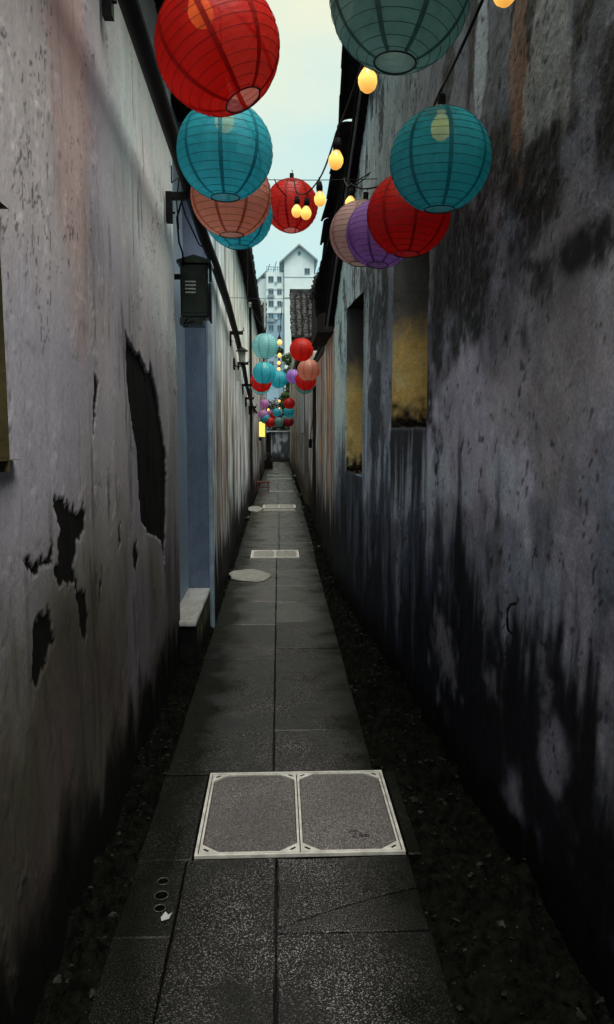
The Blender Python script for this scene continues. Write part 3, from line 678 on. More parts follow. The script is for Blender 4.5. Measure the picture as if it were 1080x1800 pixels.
# ================================================================== RIGHT HOUSES
gab = lambda y: np.minimum(4.15, 3.96-.75*(y-5.27))
W1 = (3.75, 4.56, 1.50, 2.72); W2 = (5.57, 6.38, 1.13, 2.50)
def colE(y, z):
    c = np.zeros(y.shape+(3,))+np.array([.21, .24, .31])
    n1 = fbm(y*1.6, z*1.0, 5, 2); n2 = fbm(y*16, z*9, 4, 3); st_ = fbm(y*7, z*.9, 5, 1, .6); n3 = fbm(y*4, z*2.6, 6, 6, .6)
    n4 = fbm(y*34, z*24, 4, 5, .65); fine = fbm(y*9, z*5, 6, 7, .65)
    c = mixc(c, (.30, .30, .37), ss(.42, .58, n3)*.7)
    c = mixc(c, (.14, .145, .175), ss(.46, .64, fbm(y*5+4, z*2.2+1, 6, 2, .6))*.6)
    c = mixc(c, (.40, .48, .52), ss(4.2, 6.0, y+(z-2.2)*.8+(n3-.5)*2.2)*ss(1.0, 1.6, z)*.85)
    c = mixc(c, (.50, .66, .74), ss(6.42, 6.5, y+(n3-.5)*.2)*ss(1.0, 1.7, z+(st_-.5))*.85)
    c = mixc(c, (.50, .62, .68), ss(.52, .62, fbm(y*11, z*.5, 5, 4, .6))*ss(4.9, 5.6, y)*.55)
    # washed lilac zone at mid height
    c = mixc(c, (.46, .47, .60), blob(y, z, 3.35, 1.42, 1.15, .40, 2.2, 1.0, .35)*.8)
    c = mixc(c, (.42, .50, .62), blob(y, z, 4.2, 1.22, 1.5, .28, 2.2, 1.0, .35)*.7)
    c = mixc(c, (.29, .28, .30), blob(y, z, 2.4, 1.75, .5, .45, 3, .9)*.6)
    # black mould: blotchy, crisp edges, pale specks left between
    mould = np.maximum.reduce([blob(y, z, 3.15, 2.22, .75, .42, 4, 1.2, .55), blob(y, z, 2.45, 2.45, .50, .45, 4, 1.2, .55, 4), blob(y, z, 3.58, 2.0, .22, .80, 5, 1.0, .5, 3)])
    c = mixc(c, (.018, .018, .021), mould*(.95-.45*ss(.55, .75, n4)))
    c = mixc(c, (.035, .034, .040), ss(.47, .60, fbm(y*6+2, z*2.6, 6, 1, .62))*ss(1.75, 2.3, z)*(.85-.6*ss(.58, .68, n4)))
    c = mixc(c, (.34, .20, .15), blob(y, z, 2.62, 2.80, .09, .55, 6, .9, .4)*.75)
    c = mixc(c, (.55, .64, .76), blob(y, z, 3.02, 3.05, .075, .55, 7, .5, .2)*.9)
    c = mixc(c, (.48, .50, .54), blob(y, z, 2.38, 2.65, .14, .30, 5, 1.1, .3)*.7)
    c = mixc(c, (.035, .038, .050), blob(y, z, 5.12, 1.85, .22, .55, 6, 1.0, .25)*.8)
    # runs below the windows
    for (a, b, zb, _) in (W1, W2):
        c = mixc(c, (.012, .012, .013), ss(zb-.62, zb-.10, z+(fbm(y*16, z*.8, 5, 4, .6)-.5)*1.1)*ss(zb+.03, zb-.02, z)*ss(a-.06, a+.03, y)*ss(b+.04, b-.02, y)*.93)
    # damp rising from the gutter in ragged tongues
    tg = fbm(y*6.5, z*.7, 6, 3, .62); up = z+(tg-.5)*2.2+(fine-.5)*.45
    c = mixc(c, (.045, .060, .095), ss(1.28, .84, up)*ss(2.6, 3.4, y+(n1-.5))*.90)
    c = mixc(c, (.013, .014, .017), ss(1.14, .66, up)*ss(4.0, 2.8, y+(n1-.5)*1.5)*.95)
    c = mixc(c, (.012, .014, .022), ss(.80, .45, up)*.9)
    for (by, bz, ry, rz, kk) in ((2.15, .60, .16, .42, .8), (3.35, .40, .20, .30, .8), (1.75, .45, .09, .36, .6), (2.75, .85, .10, .30, .7), (4.3, .75, .12, .35, .6), (2.45, .28, .12, .22, .7), (5.2, .6, .2, .3, .4)):
        c = mixc(c, (.25, .26, .32), blob(y, z, by, bz, ry, rz, 6, 1.3, .8)*kk*.75)
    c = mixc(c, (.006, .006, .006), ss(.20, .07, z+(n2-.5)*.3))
    c = mixc(c, (.010, .010, .012), ss(2.2, 1.7, y+(n3-.5))*ss(1.3, .8, z)*.85)
    c = mixc(c, (.02, .02, .022), ss(.70, .74, fbm(y*30, z*22, 4, 2, .6))*.7)            # pits
    ck = (np.abs(fbm(y*2.6+9, z*1.5, 6, 3, .6)-.5) < .0035)*ss(.48, .56, fbm(y*1.5, z*1.2, 3, 6))
    c = mixc(c, (.02, .02, .02), ck*.8)
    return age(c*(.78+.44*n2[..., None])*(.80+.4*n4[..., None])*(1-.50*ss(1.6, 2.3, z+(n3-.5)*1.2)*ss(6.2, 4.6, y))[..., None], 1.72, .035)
def reliefE(y, z): return .30+.70*ss(1.85, 2.25, z+(fbm(y*2, z*2, 3, 4)-.5)*1.1)
def dispE(y, z):
    return (fbm(y*1.3, z*1.0, 3, 4)-.5)*.035+(fbm(y*9, z*5, 4, 1)-.5)*.010+(fbm(y*40, z*26, 3, 5)-.5)*.009*reliefE(y, z)
hE = empty('stucco_gable_house', (.8, 3, 0), label='nearest right house, black-stained rough stucco gable wall with two deep ochre windows', cat='house')
par(wall('wall', lambda y: np.where(y < -1, XE(-1), XE(y)), -10, 1.3, -.14, gab, .08, -1, colE, dispE, M_ST, None), hE)
par(wall('wall', XE, 1.3, 7.1, -.14, gab, .0125, -1, colE, dispE, M_ST, None, [W1, W2], reliefF=reliefE), hE)
def cwin(zlo, ztr):
    def f(x, y, z):
        n = fbm(x*22+y*3, z*13, 6, 2, .6); n2 = fbm(x*30, z*22, 4, 4)
        c = np.zeros(x.shape+(3,))+np.array([.95, .70, .25]); c = mixc(c, (.95, .84, .50), ss(.45, .65, n)*.6)  # yellow-stained plaster; the warm light on it is put into the ochre too
        c = mixc(c, (.62, .38, .11), ss(.5, .75, fbm(x*5, z*3, 4, 6))*.35)
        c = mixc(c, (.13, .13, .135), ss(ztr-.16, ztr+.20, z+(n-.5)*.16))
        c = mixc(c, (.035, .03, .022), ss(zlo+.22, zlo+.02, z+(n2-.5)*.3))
        return c*(.88+.24*n2[..., None])
    return f
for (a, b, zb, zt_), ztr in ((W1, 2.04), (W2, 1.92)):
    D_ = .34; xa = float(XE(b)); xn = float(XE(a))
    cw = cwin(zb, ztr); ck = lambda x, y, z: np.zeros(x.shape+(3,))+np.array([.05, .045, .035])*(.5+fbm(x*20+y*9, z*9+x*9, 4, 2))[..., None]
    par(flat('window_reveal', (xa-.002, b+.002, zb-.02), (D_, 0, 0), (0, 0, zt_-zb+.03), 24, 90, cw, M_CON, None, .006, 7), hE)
    par(flat('window_reveal', (xn+D_, a-.002, zb-.02), (-D_+.002, 0, 0), (0, 0, zt_-zb+.03), 8, 30, ck, M_CON, None), hE)
    par(flat('window_back', (xa+D_-.02, b+.02, zb-.03), (0, a-b-.04, 0), (0, 0, zt_-zb+.05), 20, 30, ck, M_CON, None), hE)
    s_ = par(flat('window_sill', (xa+.0, b+.005, zb+.004), (xn-xa, a-b-.01, 0), (D_, 0, 0), 40, 14, lambda x, y, z: ck(x, y, z)*1.5, M_CON, None, .010, 9), hE)
    lt = MB().prism([(xa+.008, b, zt_), (xa+D_, b, zt_), (xn+D_, a, zt_), (xn+.008, a, zt_)], (0, 0, .06)).build('lintel', M_WOOD); par(lt, hE)
    mm = MB(); rnd = random.Random(int(a*10))      # moss tuft and rubble on the sill
    for k in range(150):
        yy = b-.02-rnd.random()**2*.4; xx = float(XE(yy))+rnd.uniform(.005, .2); zz = zb+rnd.random()**2*.05; r_ = rnd.uniform(.004, .013)
        mm.add([(xx-r_, yy, zz), (xx, yy-r_, zz), (xx+r_, yy, zz), (xx, yy+r_, zz), (xx, yy, zz+r_*1.3)], [(0, 1, 4), (1, 2, 4), (2, 3, 4), (3, 0, 4)])
    q = mm.build('sill_moss', M_SOIL); q['kind'] = 'stuff'; par(q, hE)
# far end face of the gable house
par(flat('end_wall', (.545, 7.118, -.12), (.5, 0, 0), (0, 0, 2.65), 10, 40, lambda x, y, z: colE(y, z), M_ST, None), hE)
# verge of the gable: boards and overlapping tile ends
def rake(y): return (float(XE(y)), y, float(gab(np.array(y))))
vb = MB(); ysr = [-2.9, 2.6, 7.15]
for a, b in ((-1, 5.02), (5.02, 7.2)):
    A, B_ = rake(a), rake(b); vb.prism([(A[0]-.09, A[1], A[2]-.05), (A[0]+.4, A[1], A[2]-.05), (A[0]+.4, A[1], A[2]+.03), (A[0]-.09, A[1], A[2]+.03)], (B_[0]-A[0], B_[1]-A[1], B_[2]-A[2]))
par(vb.build('verge_board', M_WOOD), hE)
vb2 = MB(); A, B_ = rake(5.02), rake(7.2)
vb2.tube([(A[0]-.07, A[1], A[2]-.07), (B_[0]-.07, B_[1], B_[2]-.07)], .010, 5); par(vb2.build('verge_batten', M_WHITE if False else pbr('grey_batten', (.12, .12, .13), .7)), hE)
sl = math.atan(.75); tm = None
y = 1.2
while y < 7.15:
    p = rake(y); d = 1 if y > 5.0 else 0
    if tm is None:
        n = 7; vv = []; ff = []
        for e_, (r_, yy, zz) in enumerate(((.085, .10, .0), (.075, -.12, .045))):
            for rr in (r_, r_-.018):
                for j in range(n):
                    a = math.pi*j/(n-1); vv.append((math.cos(a)*rr, yy, zz+math.sin(a)*rr*.6))
        for j in range(n-1): ff += [(j, j+1, 2*n+j+1, 2*n+j), (n+j, 3*n+j, 3*n+j+1, n+j+1), (j, n+j, n+j+1, j+1)]
        ff += [(0, 2*n, 3*n, n), (n-1, 2*n-1, 4*n-1, 3*n-1)]
        tm = bpy.data.meshes.new('verge_tile'); tm.from_pydata(vv, [], ff); tm.materials.append(M_TILE)
    for k, dx in enumerate((-.105, .07)):
        o = bpy.data.objects.new('verge_tile', tm); COL.objects.link(o)
        o.location = (p[0]+dx+random.uniform(-.035, .012), p[1], p[2]+.05+random.uniform(-.01, .015)); o.rotation_euler = (-sl*d+.22+random.uniform(-.10, .10), random.uniform(-.12, .12), random.uniform(-.15, .15)); par(o, hE)
    y += .17
rp = MB(); A, B_, Cc_ = rake(-1), rake(5.02), rake(7.2)
for a, b in ((A, B_), (B_, Cc_)): rp.add([(a[0], a[1], a[2]+.06), (b[0], b[1], b[2]+.06), (b[0]+5, b[1], b[2]+.06), (a[0]+5, a[1], a[2]+.06), (a[0], a[1], a[2]+.02), (b[0], b[1], b[2]+.02), (b[0]+5, b[1], b[2]+.02), (a[0]+5, a[1], a[2]+.02)], [(0, 1, 2, 3), (7, 6, 5, 4), (0, 4, 5, 1), (2, 6, 7, 3)])
par(rp.build('roof', M_ROOF), hE)
# iron hook in the stucco
hk = MB().tube([(0, 0, 0), (-.020, -.004, -.002), (-.030, -.006, -.02), (-.030, -.004, -.06), (-.024, 0, -.095), (-.008, .004, -.11)], [.006, .006, .0055, .005, .004, .003], 6).build('wall_hook', M_BLK, smooth=True, loc=(.826, 2.503, .89))
tag(hk, 'small rusty iron hook sticking out low on the right stucco wall', 'hook')

# second house on the right, low and dark, with doorway
def colF(y, z):
    c = np.zeros(y.shape+(3,))+np.array([.22, .20, .20]); st_ = fbm(y*8, z*.22, 5, 1, .6); n2 = fbm(y*16, z*2, 4, 3)
    c = mixc(c, (.36, .42, .46), ss(7.65, 7.2, y)*.9)
    c = mixc(c, (.60, .20, .06), blob(y, z, 8.35, 2.1, .35, .7, 3, .4, .6)*.9)
    c = mixc(c, (.30, .17, .14), blob(y, z, 8.4, 1.3, .45, .8, 2, .5, .6)*.85)
    c = mixc(c, (.45, .25, .05), blob(y, z, 9.9, 1.15, .30, .30, 3, .5, .6)*.9)
    c = mixc(c, (.28, .18, .10), blob(y, z, 9.4, 1.7, .5, .9, 2, .5, .6)*.8)
    c = mixc(c, (.45, .45, .45), ss(.54, .66, fbm(y*9+3, z*.3, 5, 5, .6))*.7)
    c = mixc(c, (.03, .028, .03), ss(.48, .66, st_)*.75)
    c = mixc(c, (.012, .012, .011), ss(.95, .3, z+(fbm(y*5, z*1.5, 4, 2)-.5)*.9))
    return age(c*(.6+.8*n2[..., None]), 2.2, .03)
hF = empty('low_dark_eave_house', (.57, 10, 0), label='low right house past the gable, brown and orange stained wall, deep black eave', cat='house')
DR = (11.3, 12.45, .02, 2.15)
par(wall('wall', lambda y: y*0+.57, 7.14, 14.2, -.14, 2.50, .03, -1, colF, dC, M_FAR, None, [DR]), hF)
dk = lambda x, y, z: np.zeros(x.shape+(3,))+np.array([.03, .022, .020])*(.6+fbm(x*9+y*9, z*2, 3, 2))[..., None]
par(flat('door_reveal', (.57, 12.45, -.05), (.34, 0, 0), (0, 0, 2.2), 8, 40, dk, M_CON, None), hF)
par(flat('door_head', (.57, 12.45, 2.15), (0, -1.15, 0), (.34, 0, 0), 8, 8, dk, M_CON, None), hF)
dd = MB()
for k in range(6): dd.box(.855, .885, 11.3+k*.192, 11.3+k*.192+.186, 0, 2.15)
par(dd.build('door', M_WOOD), hF)
par(MB().prism([(.40, 7.7, 2.47), (.40, 7.7, 2.95), (.75, 7.7, 3.22), (2.5, 7.7, 3.9), (2.5, 7.7, 2.5)], (0, 1.35, 0)).build('roof_edge', M_WOOD), hF)
roofplane(hF, .40, 3.2, 3.0, 4.4, 7.7, 9.1)
roofplane(hF, .56, 3.2, 2.54, 4.1, 9.1, 14.1)
par(MB().box(.555, .60, 9.06, 14.2, 2.44, 2.52).build('soffit_board', M_WOOD), hF)
yy = 7.8
tmF = None
while yy < 9.0:
    if tmF is None: tmF = MB().tube([(.385, 0, 2.99), (.52, 0, 3.07)], .055, 7).build('roof_tile', M_TILE); o = tmF
    else: o = tmF.copy(); COL.objects.link(o)
    o.location = (random.uniform(-.01, .01), yy, random.uniform(-.01, .01)); par(o, hF); yy += .2

hG = empty('grey_streaked_house', (.52, 17, 0), label='distant house on the right with grey brown streaked wall and a pale board', cat='house')
colG = lambda y, z: mixc(colC(y*1.3+40, z), (.16, .13, .10), .45)
par(wall('wall', lambda y: y*0+.52, 14.25, 21.4, -.14, 2.95, .045, -1, colG, dC, M_FAR, None), hG)
eave(hG, .52, -1, 14.25, 21.4, 2.95, .10, nm=.24)
roofplane(hG, .48, 3.2, 2.99, 4.2, 14.2, 21.4)
par(MB().box(.475, .50, 14.5, 16.2, 1.4, 2.35).build('pale_board', M_CLOTH), hG)
hH = empty('tiled_slope_house', (1, 24, 0), label='far right house whose dark tiled roof slope faces the camera', cat='house')
def colH(y, z):
    c = colG(y+7, z); c = mixc(c, (.55, .24, .08), blob(y, z, 26.5, 1.2, .8, 1.5, 1, .3, .5)*.9); return mixc(c, (.24, .15, .10), ss(24, 27, y)*.4)  # orange-lit stripe on the wall is put into its colour
par(wall('wall', lambda y: y*0+.50, 21.45, 32.9, -.14, 4.0, .06, -1, colH, dC, M_FAR, None), hH)
camroof(hH, .42, 2.4, 21.2, 23.3, 4.0, 5.55)
par(MB().box(.36, 2.5, 23.25, 23.5, 5.5, 5.72).build('ridge', M_ROOF), hH)
par(MB().box(.50, 2.5, 21.5, 32.9, 3.2, 4.0).build('core', M_WOOD), hH)
par(flat('gable_wall', (.50, 21.47, 2.9), (1.8, 0, 0), (0, 0, 1.1), 16, 16, lambda x, y, z: colG(x*3, z), M_FAR, None), hH)

# ================================================================== END OF THE LANE
ew = empty('end_wall', (0, 33, 0), label='low pale stained wall closing the far end of the alley under a thin bar', cat='wall')
def cew(x, y, z):
    c = np.zeros(x.shape+(3,))+np.array([.34, .37, .42]); n = fbm(x*5, z*1.5, 4, 2)
    c = mixc(c, (.03, .04, .05), ss(.48, .62, n)*.9); c = mixc(c, (.02, .02, .02), ss(.45, .1, z)); return c
par(flat('wall', (-.34, 33, -.14), (1.0, 0, 0), (0, 0, 1.46), 30, 40, cew, M_FAR, None, .01, 4, (0, .2, 0)), ew)
par(MB().box(-.62, .7, 32.92, 33.22, 1.32, 1.37).build('top_bar', pbr('pale_bar', (.4, .42, .44), .6)), ew)
par(MB().box(-.9, -.34, 33.3, 33.4, -.14, 1.30).build('dark_gate', M_BLK), ew)
par(MB().box(-.42, -.355, 32.96, 33.15, -.14, 1.32).build('gate_post', M_BLK), ew)
def bush(name, loc, rx, ry, rz, n, mat, label, ls=.05, seed=1, cat='bush'):
    rnd = random.Random(seed); t = empty(name, loc, label=label, cat=cat)
    tr = MB(); tips = []
    for k in range(7):
        a = rnd.uniform(0, 6.28); h = rz*rnd.uniform(.8, 1.7); e_ = (math.cos(a)*rx*.6, math.sin(a)*ry*.6, h)
        tr.tube([(0, 0, -.2), (e_[0]*.3, e_[1]*.3, h*.5), e_], [.03, .02, .008], 5)
    tr.build('trunk', M_BARK, t)
    v = []; f = []
    cl = [(rnd.uniform(-1, 1)*rx*.75, rnd.uniform(-1, 1)*ry*.75, rz*rnd.uniform(.25, 1.75), rnd.uniform(.25, .5)*rx) for _ in range(16)]
    for k in range(n):
        c = rnd.choice(cl); d = Vector((rnd.gauss(0, 1), rnd.gauss(0, 1), rnd.gauss(0, 1))); d = d.normalized()*c[3]*rnd.random()**.4
        p = Vector(c[:3])+d; M_ = Matrix.Rotation(rnd.uniform(0, 6.28), 3, 'Z') @ Matrix.Rotation(rnd.uniform(-1.2, 1.2), 3, 'X')
        s_ = ls*rnd.uniform(.6, 1.4); b = len(v)
        for q in ((-.5, 0, 0), (0, -.28, .05), (.6, 0, 0), (0, .28, .05)): v.append(tuple(p+M_ @ Vector(q)*s_*2))
        f += [(b, b+1, b+2), (b, b+2, b+3)]
    o = mesh('crown', v, f, mat, t); o['kind'] = 'stuff'
    return t
bush('bush', (-.1, 35.0, 1.1), .9, .6, .85, 5000, M_LEAFD, 'dark twiggy bush rising behind the low end wall', .055, 1)
bush('bush', (.28, 34.2, 1.9), .30, .3, .65, 2600, M_LEAF, 'bright green leafy bush at the right behind the end wall', .05, 2)
bush('slender_tree', (.45, 44, 1.5), .7, .7, 2.6, 5200, M_LEAF, 'slim pale green tree beside the tiled roof below the white tower', .07, 3, 'tree')
# ferns rooted in the gutters
def fern(loc, s_, seed, label):
    rnd = random.Random(seed); v = []; f = []
    for k in range(16):
        a = rnd.uniform(0, 6.28); l_ = s_*rnd.uniform(.6, 1.2); lean = rnd.uniform(.3, .9); prev = None
        for i in range(5):
            t = i/4; r_ = l_*t*lean; h = l_*t*(1.2-t*.7); w_ = s_*.09*(1-t)+.002
            c = Vector((math.cos(a)*r_, math.sin(a)*r_, h)); sd_ = Vector((-math.sin(a), math.cos(a), 0))*w_
            v += [tuple(c-sd_), tuple(c+sd_)]
            if prev is not None: b = len(v); f.append((b-4, b-3, b-1, b-2))
            prev = c
    o = mesh('fern', v, f, M_LEAF, loc=loc); tag(o, label, 'fern', 'small ferns rooted at the wall foot')
fern((.44, 22.0, -.03), .26, 1, 'largest fern at the right path edge, farthest down the alley')
fern((.44, 16.2, -.03), .16, 2, 'small fern at the foot of the right wall just past the far cover')
fern((-.52, 12.2, -.03), .12, 3, 'tiny fern at the foot of the left wall before the small cement patch')
fern((.50, 9.2, -.03), .10, 4, 'tiny fern in the right gutter level with the middle cover')

# far apartment tower
tw = empty('apartment_tower', (3, 195, 0), label='tall pale blue white apartment block with gabled top beyond the alley', cat='building')
TY = 190.0
def tb(nm, mat, *b): m = MB(); m.box(*b); return par(m.build(nm, mat), tw)
par(MB().prism([(1.6, TY, -1), (9.0, TY, -1), (9.0, TY, 43.4), (5.3, TY, 46.3), (1.6, TY, 43.4)], (0, 14, 0)).build('gable_block', M_TOWER), tw)
for (xa, za, xb, zb) in ((.35, 42.35, 5.3, 46.75), (5.3, 46.75, 9.9, 43.0)):
    par(MB().prism([(xa, TY-1, za), (xb, TY-1, zb), (xb, TY-1, zb-.45), (xa, TY-1, za-.45)], (0, 16, 0)).build('roof', M_TROOF), tw)
tb('left_wing', M_TOWER, -2.9, 1.58, TY+.6, TY+14, 31.0-1.0, 40.1)
tb('left_wing_lower', M_TOWERB, -2.9, 1.58, TY+.6, TY+14, -1, 29.98)
tb('far_left_wing', M_TOWER, -5.2, -2.92, TY+4, TY+16, 24, 39.2)
par(MB().prism([(-6.1, TY+3.4, 38.2), (-2.93, TY+3.4, 41.2), (-2.93, TY+3.4, 40.8), (-6.1, TY+3.4, 37.8)], (0, 13, 0)).build('roof', M_TROOF), tw)
tb('far_left_wing_lower', M_TOWERB, -5.3, -2.92, TY+4.2, TY+16, -1, 23.98)
tb('right_wing', M_TOWER, 9.02, 12.6, TY+1.0, TY+14, -1, 38.6)
rl = MB()
for xx in np.arange(-2.8, 1.6, .55): rl.tube([(xx, TY+.8, 40.1), (xx, TY+.8, 41.6)], .06, 4)
rl.tube([(-2.8, TY+.8, 41.6), (1.5, TY+.8, 41.3)], .09, 4); rl.tube([(-2.8, TY+.8, 40.8), (1.5, TY+.8, 40.8)], .06, 4)
rl.tube([(-1.2, TY+2, 40), (-.4, TY+2, 43)], .12, 4); rl.tube([(-2.9, TY+2, 40), (-2.0, TY+2, 42.4)], .12, 4)
for xx in np.arange(9.2, 12.6, .6): rl.tube([(xx, TY+1.2, 38.6), (xx+.2, TY+1.2, 40.2)], .07, 4)
rl.tube([(9.1, TY+1.2, 40.1), (12.5, TY+1.2, 39.8)], .1, 4); rl.tube([(9.2, TY+1.2, 38.6), (10.4, TY+1.2, 41.6)], .12, 4)
rl = rl.build('roof_railing', M_TROOF); rl['kind'] = 'stuff'; par(rl, tw)
for z_ in (30.0, 35.8): tb('string_course', M_TROOF, -2.95, 1.58, TY+.52, TY+.6, z_, z_+.18)
for z_ in (38.8, 33.8): tb('string_course', M_TROOF, 1.6, 9.0, TY-.07, TY-.002, z_, z_+.12)
tb('downpipe', M_TROOF, 1.35, 1.5, TY+.45, TY+.58, 2, 40)
def win(cx, cz, w_, h_, y):
    f_ = MB(); f_.box(-w_/2, w_/2, -.1, 0, -h_/2, -h_/2+.14); f_.box(-w_/2, w_/2, -.1, 0, h_/2-.14, h_/2)
    f_.box(-w_/2, -w_/2+.13, -.1, 0, -h_/2+.14, h_/2-.14); f_.box(w_/2-.13, w_/2, -.1, 0, -h_/2+.14, h_/2-.14); f_.box(-.05, .05, -.08, 0, -h_/2+.14, h_/2-.14)
    o = f_.build('window', M_TROOF, loc=(cx, y-.005, cz)); par(o, tw)
    p = MB().box(-w_/2+.13, w_/2-.13, -.05, -.003, -h_/2+.14, h_/2-.14).build('pane', M_GLASS, o)
    return o
for k in range(9):
    z_ = 38.4-k*2.98
    win(-1.75, z_, 1.35, 1.55, TY+.6); win(.35, z_, 1.15, 1.5, TY+.6)
    if k % 3 != 1: tb('air_conditioner', M_FRAME, -.75, -.15, TY+.15, TY+.55, z_-.9, z_-.4)
    if k % 2: tb('balcony_rail', M_TROOF, -2.6, -.9, TY+.2, TY+.55, z_-1.5, z_-.85)
win(7.3, 40.3, 1.35, 1.5, TY); win(5.35, 44.6, .7, .9, TY); win(9.9, 38.0-1.2, 1.1, 1.4, TY+1.0)
for k in range(4): win(7.3, 34.4-k*5.9, 1.3, .9, TY)
# lower houses between alley and tower
mh = empty('grey_town_house', (-2, 62, 0), label='small grey house with a dark roof seen between the lane end and the tower', cat='house')
par(MB().box(-4.5, -1.2, 62, 70, -1, 6.6).build('wall', pbr('town_render', (.30, .34, .34), .8, nscale=2)), mh)
par(MB().prism([(-4.9, 61.5, 6.5), (-.9, 61.5, 6.5), (-.9, 65, 8.0), (-4.9, 65, 8.0)], (0, 0, .25)).build('roof', M_ROOF), mh)
w2 = par(MB().box(-2.6, -1.7, 61.94, 61.99, 4.2, 5.5).build('window', M_GLASS), mh)

# ================================================================== FITTINGS ON THE LEFT
pp = [(-.50, -3, 3.02), (-.50, 1.0, 3.0), (-.50, 2.7, 2.93), (-.50, 4.4, 2.84), (-.483, 5.0, 2.74), (-.462, 5.7, 2.69), (-.47, 7.0, 2.66), (-.49, 9.1, 2.56), (-.50, 11.0, 2.35), (-.51, 12.2, 2.17), (-.52, 13.5, 2.06), (-.53, 15.0, 1.94), (-.50, 17, 1.84)]
pipe = MB().tube(pp, [.036]*7+[.034, .033, .03, .028, .026, .024], 10).build('sagging_pipe', M_RUB, smooth=True)
tag(pipe, 'thick black pipe sagging along the left houses on iron brackets', 'pipe')
pipe_hl = MB().tube([(p[0]+.012, p[1], p[2]+.052) for p in pp[:5]], .007, 6).build('pipe_highlight', M_WHITE, smooth=True); tag(pipe_hl, 'thin white strip along the top of the black pipe, imitating its highlight', 'cable')  # added strip: the pipe's highlight built as a thin white tube
def bracket(y, z, label, xw=-.63):
    t = empty('pipe_bracket', (xw, y, z), label=label, cat='bracket', group='iron brackets carrying the black pipe')
    MB().box(0, .035, -.022, .022, -.155, .012).build('wall_plate', M_BLK, t)
    MB().box(.035, .165, -.018, .018, -.028, .010).build('arm', M_BLK, t)
    MB().tube([(.145, 0, .005), (.175, 0, .02), (.172, 0, .05)], .007, 6).build('clip', M_BLK, t)
    MB().tube([(.02, 0, -.10), (.05, 0, -.10)], .006, 6).build('bolt', M_BLK, t)
bracket(2.90, 3.135, 'iron pipe bracket at the top edge of the photo on the nearest left house')
bracket(4.38, 2.81, 'iron pipe bracket at the far corner of the nearest left house, above the metal box')
for y_, z_, lb in ((8.6, 2.60, 'pipe bracket left of the pale teal lantern, first on the long house'), (10.5, 2.42, 'pipe bracket just beneath the small wall lantern, second on the long house'),
                   (11.9, 2.20, 'pipe bracket on the long house where the pipe starts to dip, third along'), (13.1, 2.04, 'fourth pipe bracket on the long house, left of the red far lantern'),
                   (14.6, 1.93, 'lowest and farthest pipe bracket on the long house')):
    bracket(y_, z_-.02, lb, float(CX(y_))-.01)
# loose wires at the corner
lw = MB()
lw.tube([(-.50, 4.40, 2.86), (-.56, 4.5, 2.80), (-.60, 4.6, 2.74), (-.60, 4.68, 2.62), (-.585, 4.72, 2.57), (-.585, 4.76, 2.50)], .006, 5)
lw.tube([(-.52, 4.30, 2.95), (-.55, 4.42, 2.93), (-.53, 4.5, 2.86), (-.57, 4.56, 2.84), (-.55, 4.62, 2.76), (-.50, 4.9, 2.66), (-.485, 5.2, 2.70)], .0045, 5)
lw.tube([(-.58, 4.25, 2.92), (-.60, 4.4, 2.88), (-.57, 4.5, 2.94), (-.60, 4.6, 2.84), (-.60, 4.68, 2.70)], .004, 5)
tag(lw.build('loose_wires', M_RUB, smooth=True), 'tangle of thin black wires dropping from the pipe to the metal box', 'wires')

# metal meter box
mb = empty('meter_box', (-.64, 4.88, 2.15), label='dark green metal box with gabled hood and louvre slots mounted at the left corner', cat='meter box')
MB().box(-.075, .024, .03, .06, .30, .33).build('mount_arm', M_BLK, mb)
b = MB().box(.025, .20, -.07, .09, .045, .375).build('case', M_BOX, mb)
bv = b.modifiers.new('bev', 'BEVEL'); bv.width = .008; bv.segments = 2
MB().box(.04, .178, -.076, -.071, .075, .355).build('door', M_BOX, mb)
MB().prism([(.008, -.095, .375), (.222, -.095, .375), (.222, -.095, .392), (.115, -.095, .425), (.008, -.095, .392)], (0, .2, 0)).build('hood', M_BOX, mb)
MB().box(.02, .165, -.078, .085, 0, .043).build('lower_tray', M_BOX, mb)
sl_ = None
for k in range(4):
    if sl_ is None: sl_ = MB().prism([(.06, -.077, 0), (.125, -.077, 0), (.125, -.090, .006), (.06, -.090, .006)], (0, .001, .008)).build('louvre', pbr('bright_worn_metal', (.35, .38, .36), .4, metal=.6), mb); o = sl_
    else: o = sl_.copy(); COL.objects.link(o); o.parent = mb
    o.location = (0, 0, .185+k*.022)
MB().tube([(.07, -.08, .055), (.06, -.085, .02), (.045, -.085, -.004), (.052, -.085, -.018), (.066, -.085, -.012), (.07, -.085, .008), (.11, -.085, .022)], .0045, 6).build('hasp_hook', M_BLK, mb, smooth=True)
MB().box(.206, .222, -.06, -.02, .27, .375).build('side_flange', M_BLK, mb)
MB().box(.204, .214, -.05, .04, .02, .26).build('side_strip', M_BLK, mb)
sf = empty('cable_clamp', (-.505, 5.655, 2.45), label='small metal cable clamp sticking out right of the dark green metal box', cat='clamp')
MB().box(-.012, .014, -.01, .01, -.02, .02).build('block', M_BOX, sf); MB().tube([(0, 0, -.02), (.006, 0, -.045), (-.008, 0, -.06)], .004, 5).build('tail', M_BLK, sf)
MB().tube([(0, 0, .02), (-.01, 0, .03), (-.02, .02, .02)], .004, 5).build('loop', M_BLK, sf); MB().tube([(-.03, 0, .0), (0, 0, 0)], .006, 5).build('stub', M_BLK, sf)

